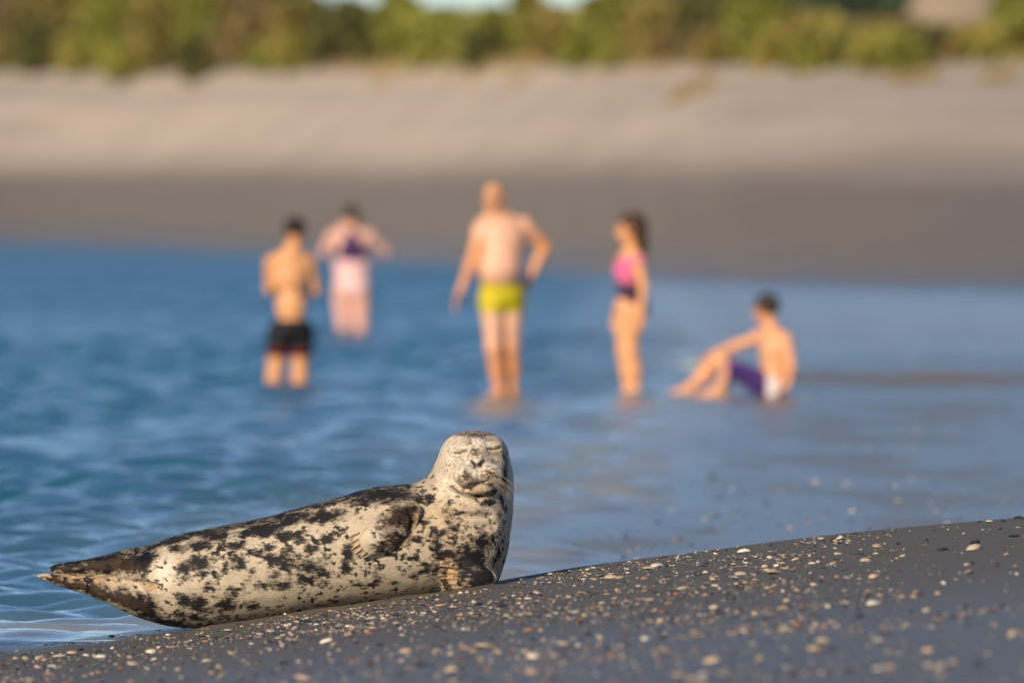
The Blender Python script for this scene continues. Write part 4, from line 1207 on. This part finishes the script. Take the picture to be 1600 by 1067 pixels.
m.hair(M_HAIR_BR, long_hair)

# --- boy sitting in the shallows
m = Person(90.4, (1190, 617), "dark-haired boy in purple shorts sitting in the shallows with an arm on his knee", skin("boy", (0.64, 0.325, 0.180)))
P = m.P
m.begin(1045, 1260, 445, 640, -.45, .5)
f = m.f
m.head(P(1196, 482, .03), (-.75, .62, -.1), .225)
m.limb([P(1201, 498, .02), P(1206, 514, .0)], [.050, .058], .03)
f.cone(P(1190, 523, .12), P(1226, 528, -.10), .054, .054, .05)
f.ell(P(1211, 546, 0), (.125, .150, .14), .06); f.ell(P(1213, 578, 0), (.115, .135, .13), .07); f.ell(P(1206, 602, 0), (.130, .155, .085), .06)
m.limb([P(1189, 526, .13), P(1150, 541, .20), P(1116, 553, .16)], [.048, .039, .027], .03)
m.hand(P(1116, 553, .16), (-.85, -.1, -.5), (0, -.2, -1), 1, .35, .9)
m.limb([P(1229, 532, -.12), P(1236, 572, -.16), P(1229, 604, -.15)], [.048, .039, .027], .03)
m.hand(P(1229, 604, -.15), (-.75, -.25, -.3), (0, 0, -1), -1, .1, .9)
m.limb([P(1196, 604, .08), P(1124, 562, .17), P(1072, 612, .13)], [.088, .062, .038], .03)
m.limb([P(1196, 604, -.08), P(1143, 572, -.13), P(1120, 612, -.12)], [.088, .062, .038], .03)
f.ell(P(1104, 588, .15), (.055, .055, .07), .04)
m.foot(P(1072, 612, .13), (-1, .1), .20, -.05); m.foot(P(1120, 612, -.12), (-1, -.1), .20, -.05)
m.finish()
leg = (m.u > 1136) & (m.u < 1224) & (m.v > 560) & (m.v > 560 + .42 * (m.u - 1140)) & ~((m.y < -.10) & (m.u > 1216))
white = (m.u > 1198) & (m.u < 1228) 
m.wear("swim_shorts", leg & ~white, .013, simple_mat("shorts_purple", (0.050, 0.022, 0.150), .4, 14, .6, .3))
m.wear("shorts_panel", leg & white, .013, simple_mat("shorts_white", (0.66, 0.62, 0.64), .1, 14, .6, .3), "white side panel of the shorts")
m.hair(M_HAIR_DK, short_hair)

# small pale thing in the water beside the sitting boy
pz = at(1084, 556, 104.0)
o = [(math.cos(a) * .15 * (1 + .12 * math.sin(3 * a)), math.sin(a) * .12) for a in np.linspace(0, 6.283, 14, endpoint=False)]
v, fc = dome(o, .09, (.4, .75, 1.0), .55)
v = v + np.array([pz[0], 104.0, -.01])
bobj = add_obj("float", mesh_from("float", v, fc), simple_mat("pale_plastic", (0.30, 0.38, 0.37), .15, 8, .35, .5), None, (pz[0], 104.0, 0))
tag(bobj, "small pale object in the water beyond the sitting boy's knee", "float")

# ------------------------------------------------------------------ vegetation on the dunes
def leaf_material(name, c1, c2):
    m, nt, b = nodes_of(name)
    g = attr_(nt, "tone")
    nt.links.new(ramp(nt, g, [(0.0, c1), (1.0, c2)]), b.inputs["Base Color"])
    b.inputs["Roughness"].default_value = .55
    b.inputs["Specular IOR Level"].default_value = .3
    b.inputs["Transmission Weight"].default_value = 0.0
    return m
LEAF = {
    "green": leaf_material("leaf_green", (0.104, 0.120, 0.022), (0.268, 0.275, 0.051)),
    "olive": leaf_material("leaf_olive", (0.122, 0.104, 0.029), (0.287, 0.232, 0.067)),
    "dark": leaf_material("leaf_dark", (0.051, 0.061, 0.020), (0.146, 0.146, 0.044)),
    "brown": leaf_material("leaf_brown", (0.098, 0.073, 0.032), (0.244, 0.183, 0.079)),
    "yellow": leaf_material("leaf_yellow", (0.171, 0.159, 0.030), (0.342, 0.305, 0.073)),
    "blue": leaf_material("leaf_bluegreen", (0.030, 0.061, 0.037), (0.073, 0.122, 0.067))}
M_BARK = simple_mat("bark", (0.10, 0.075, 0.055), .3, 12, .8, .2)
brg = np.random.default_rng(31)
def bush(u, v_base, v_top, width_px, d, kind, label, group="shrubs on the far dunes", name="shrub", n=3200):
    s = d / F; x0 = (u - 800) * s; zg = float(ground_z(x0, d)); ztop = H - (v_top - VH) * s
    zb = min(zg, H - (v_base - VH) * s)
    hgt = max(ztop - zb, .8); rad = width_px * s * .62
    root = empty(name, (x0, d, zb - .05), label, "tree" if name == "tree" else "bush", group)
    # limbs
    lv, lq, b0 = [], [], 0
    tips = []
    for k in range(9):
        a = brg.uniform(0, 6.28); rr = rad * brg.uniform(.25, .8); hz = hgt * brg.uniform(.45, .9)
        e = np.array([x0 + math.cos(a) * rr, d + math.sin(a) * rr * .8, zb + hz])
        mid = np.array([x0 + math.cos(a) * rr * .4, d + math.sin(a) * rr * .3, zb + hz * .55])
        V_, Q_ = tube([(x0 + .05 * math.cos(a), d + .05 * math.sin(a), zb - .05), mid, e], [.06 + .02 * hgt, .035 + .008 * hgt, .012], 5)
        lv.append(V_); lq.append(Q_ + b0); b0 += len(V_); tips.append(e)
    add_obj("trunk", mesh_from("trunk", np.concatenate(lv), np.concatenate(lq)), M_BARK, root)
    # leaf clumps
    nc = 44
    cl = []
    for k in range(nc):
        a = brg.uniform(0, 6.28); t = brg.random() ** .6
        hz = brg.uniform(.12, .92); w = math.sqrt(max(0.05, 1 - (max(hz - .35, 0) / .7) ** 2))
        cl.append((x0 + math.cos(a) * rad * .82 * t * w, d + math.sin(a) * rad * .7 * t * w, zb + hgt * hz, brg.uniform(.16, .34) * min(rad, hgt), brg.uniform(0, 1)))
    for e in tips: cl.append((e[0], e[1], e[2], .2 * min(rad, hgt), brg.uniform(0, 1)))
    cl = np.array(cl)
    ci = brg.integers(0, len(cl), n)
    dirs = brg.normal(size=(n, 3)); dirs /= np.linalg.norm(dirs, axis=1, keepdims=True)
    c = cl[ci, :3] + dirs * (cl[ci, 3] * brg.random(n) ** .35)[:, None] * np.array([1.15, 1.0, .85])
    c[:, 2] = np.maximum(c[:, 2], zb + .03)
    L = brg.uniform(.09, .20, n) * (1 + .10 * hgt); W = L * brg.uniform(.35, .55, n)
    a = brg.normal(size=(n, 3)); a /= np.linalg.norm(a, axis=1, keepdims=True)
    b = np.cross(a, brg.normal(size=(n, 3))); b /= np.linalg.norm(b, axis=1, keepdims=True)
    V = np.stack([c - a * L[:, None], c + b * W[:, None], c + a * L[:, None], c - b * W[:, None]], 1).reshape(-1, 3)
    me = mesh_from("crown", V, np.arange(4 * n).reshape(-1, 4), False)
    attr_f(me, "tone", np.repeat(np.clip(.55 * cl[ci, 4] + .45 * brg.random(n), 0, 1), 4))
    add_obj("crown", me, LEAF[kind], root)
    return root
def far_y(u):   # distance at which the dunes begin along that sight line
    dd = np.linspace(150, 700, 2200); x = (u - 800) / F * dd
    s = dd - shore_y(x); return float(dd[np.argmax(s > 77)])
bushes = [
    (-40, 90, -25, 170, 4, "brown", "brownish shrub cut by the left edge of the picture"),
    (55, 112, 30, 75, -3, "dark", "dark shrub standing lowest on the sand at far left"),
    (95, 80, -30, 130, 9, "olive", "olive shrub behind the dark low one at far left"),
    (190, 84, -25, 150, 5, "green", "bright green shrub second patch from the left"),
    (265, 82, -10, 130, 3, "olive", "yellowish olive shrub in the left dune row"),
    (330, 82, -30, 120, 6, "green", "fresh green shrub above the youth in black shorts"),
    (400, 86, -20, 120, 4, "brown", "brownish olive shrub right of the fresh green one"),
    (470, 78, -8, 110, 6, "olive", "olive shrub left of the first gap of sky"),
    (545, 66, 22, 120, 8, "dark", "low dark shrub under the first gap of sky"),
    (625, 62, -4, 75, 14, "green", "pointed green shrub between the two gaps of sky"),
    (690, 62, 34, 130, 10, "green", "low green hedge-like shrub under the wide gap of sky"),
    (765, 64, 34, 110, 10, "green", "low green shrub left of the pointed bush"),
    (752, 96, 68, 60, -1, "dark", "small dark shrub at the foot of the bare dune"),
    (823, 60, -12, 52, 12, "green", "narrow pointed green bush beside the right-hand gap of sky"),
    (880, 78, 28, 110, 8, "olive", "low olive shrub right of the pointed bush"),
    (960, 96, -6, 130, 5, "green", "tall green shrub right of the gap of sky"),
    (1045, 98, 2, 140, 3, "olive", "olive shrub above the grass tuft on the sand"),
    (1120, 100, -4, 120, 4, "dark", "dark shrub right of the olive one in the middle row"),
    (1195, 102, 0, 120, 3, "green", "green shrub in the middle of the right-hand row"),
    (1265, 104, 24, 110, 2, "olive", "olive shrub left of the yellow one at right"),
    (1315, 104, 34, 90, 0, "yellow", "yellowish shrub below the pale patch at right"),
    (1385, 108, 34, 130, 3, "brown", "brown shrub left of the bare sand hump"),
    (1460, 110, 44, 130, 1, "dark", "dark low shrub in front of the bare sand hump"),
    (1545, 106, 40, 90, 0, "yellow", "yellow-green shrub near the right edge"),
    (1610, 112, -10, 120, 2, "green", "green shrub cut by the right edge of the picture"),
]
bushes = [(u, vb, vt - (22 if 500 < u < 940 else 0), w, dd, kind, lab) for (u, vb, vt, w, dd, kind, lab) in bushes]
lows = sorted(brg.uniform(-30, 470, 10).tolist() + brg.uniform(900, 1620, 15).tolist())
NTH = ("leftmost", "second from left", "third from left", "fourth from left", "fifth from left", "sixth from left", "seventh from left", "eighth from left", "ninth from left", "tenth from left", "eleventh from left", "twelfth from left", "thirteenth from left")
for i, u in enumerate(lows):
    kd = ("olive", "brown", "yellow", "green", "dark")[int(brg.integers(5))]; left = u < 480; i2 = i if left else i - 10
    if i2 < len(NTH): bushes.append((u, 100, brg.uniform(48, 72), brg.uniform(40, 85), brg.uniform(-4, 0), kd, NTH[i2] + " of the low shrubs along the " + ("left" if left else "right") + " dune foot"))
for (u, vb, vt, w, dd, kind, lab) in bushes:
    bush(u, vb, vt, w, far_y(min(max(u, -40), 1640)) + 3 + dd, kind, lab)
for (u, vt, w, lab) in ((-30, -60, 240, "blue-green tree behind the left edge of the row"), (140, -60, 240, "blue-green tree behind the olive shrub at far left"), (290, -55, 230, "blue-green tree behind the yellowish olive shrub"), (430, -40, 190, "blue-green tree behind the brownish shrub left of the sky gap"), (1010, -30, 190, "blue-green tree behind the shrubs right of the sky gap"), (1180, -35, 220, "blue-green tree behind the middle of the right-hand row"), (1340, -40, 220, "blue-green tree behind the brown shrub"), (1500, -40, 220, "blue-green tree behind the bare sand hump"), (1650, -40, 200, "blue-green tree behind the right edge of the row")):
    bush(u, 70, vt, w, far_y(u) + 45, "blue", lab, "trees far behind the dunes", "tree", 2200)

# grass: tufts on the sand, and thin marram among the shrubs
M_GRASS = simple_mat("dry_grass", (0.26, 0.20, 0.09), .3, 3, .7, .2)
def blades(cx, cy, n, spread, h0, h1):
    a = brg.uniform(0, 6.28, n); r = spread * np.sqrt(brg.random(n)); x = cx + np.cos(a) * r; y = cy + np.sin(a) * r
    z = ground_z(x, y); h = brg.uniform(h0, h1, n); lean = brg.normal(0, .35, (n, 2)) * h[:, None]; w = .012
    b0 = np.stack([x - w, y, z - .02], 1); b1 = np.stack([x + w, y, z - .02], 1)
    m0 = np.stack([x - w * .8 + lean[:, 0] * .35, y + lean[:, 1] * .35, z + h * .6], 1); m1 = m0 + np.array([w * 1.6, 0, 0])
    t = np.stack([x + lean[:, 0], y + lean[:, 1], z + h * .95], 1)
    V = np.stack([b0, b1, m1, m0, t], 1).reshape(-1, 3); i = np.arange(n)[:, None] * 5
    return V, [i + np.array([[0, 1, 2, 3]]), i + np.array([[3, 2, 4]])]
for (u, v, sp, n, lab) in ((1078, 150, .55, 260, "pale dry grass tuft alone on the far sand"), (1428, 128, .6, 240, "brownish dry grass tuft on the sand near the right edge"), (1560, 128, .4, 120, "small dry grass tuft on the sand at the far right")):
    dd = np.linspace(150, 420, 2000); x = (u - 800) / F * dd; z = H - (v - VH) / F * dd
    gz = ground_z(x, dd); hit = np.where(gz >= z)[0]
    if len(hit) == 0: continue
    y = dd[hit[0]]; x = x[hit[0]]
    V, fc = blades(x, y, n, sp, .15, .42)
    tag(add_obj("grass_tuft", mesh_from("grass_tuft", V, fc, False), M_GRASS, None, (x, y, float(ground_z(x, y)))), lab, "grass", "grass tufts on the far sand")
Vs, Qs, Ts, b0 = [], [], [], 0
for k in range(110):
    u = brg.uniform(-80, 1680); d0 = far_y(u) + brg.uniform(-3, 18); x = (u - 800) / F * d0
    V, (q, t) = blades(x, d0 + 4, 50, .9, .2, .5); Vs.append(V); Qs.append(q + b0); Ts.append(t + b0); b0 += len(V)
tag(add_obj("dune_grass", mesh_from("dune_grass", np.concatenate(Vs), [np.concatenate(Qs), np.concatenate(Ts)], False), M_GRASS), "dry marram grass growing between the shrubs on the dunes", "grass", kind="stuff")
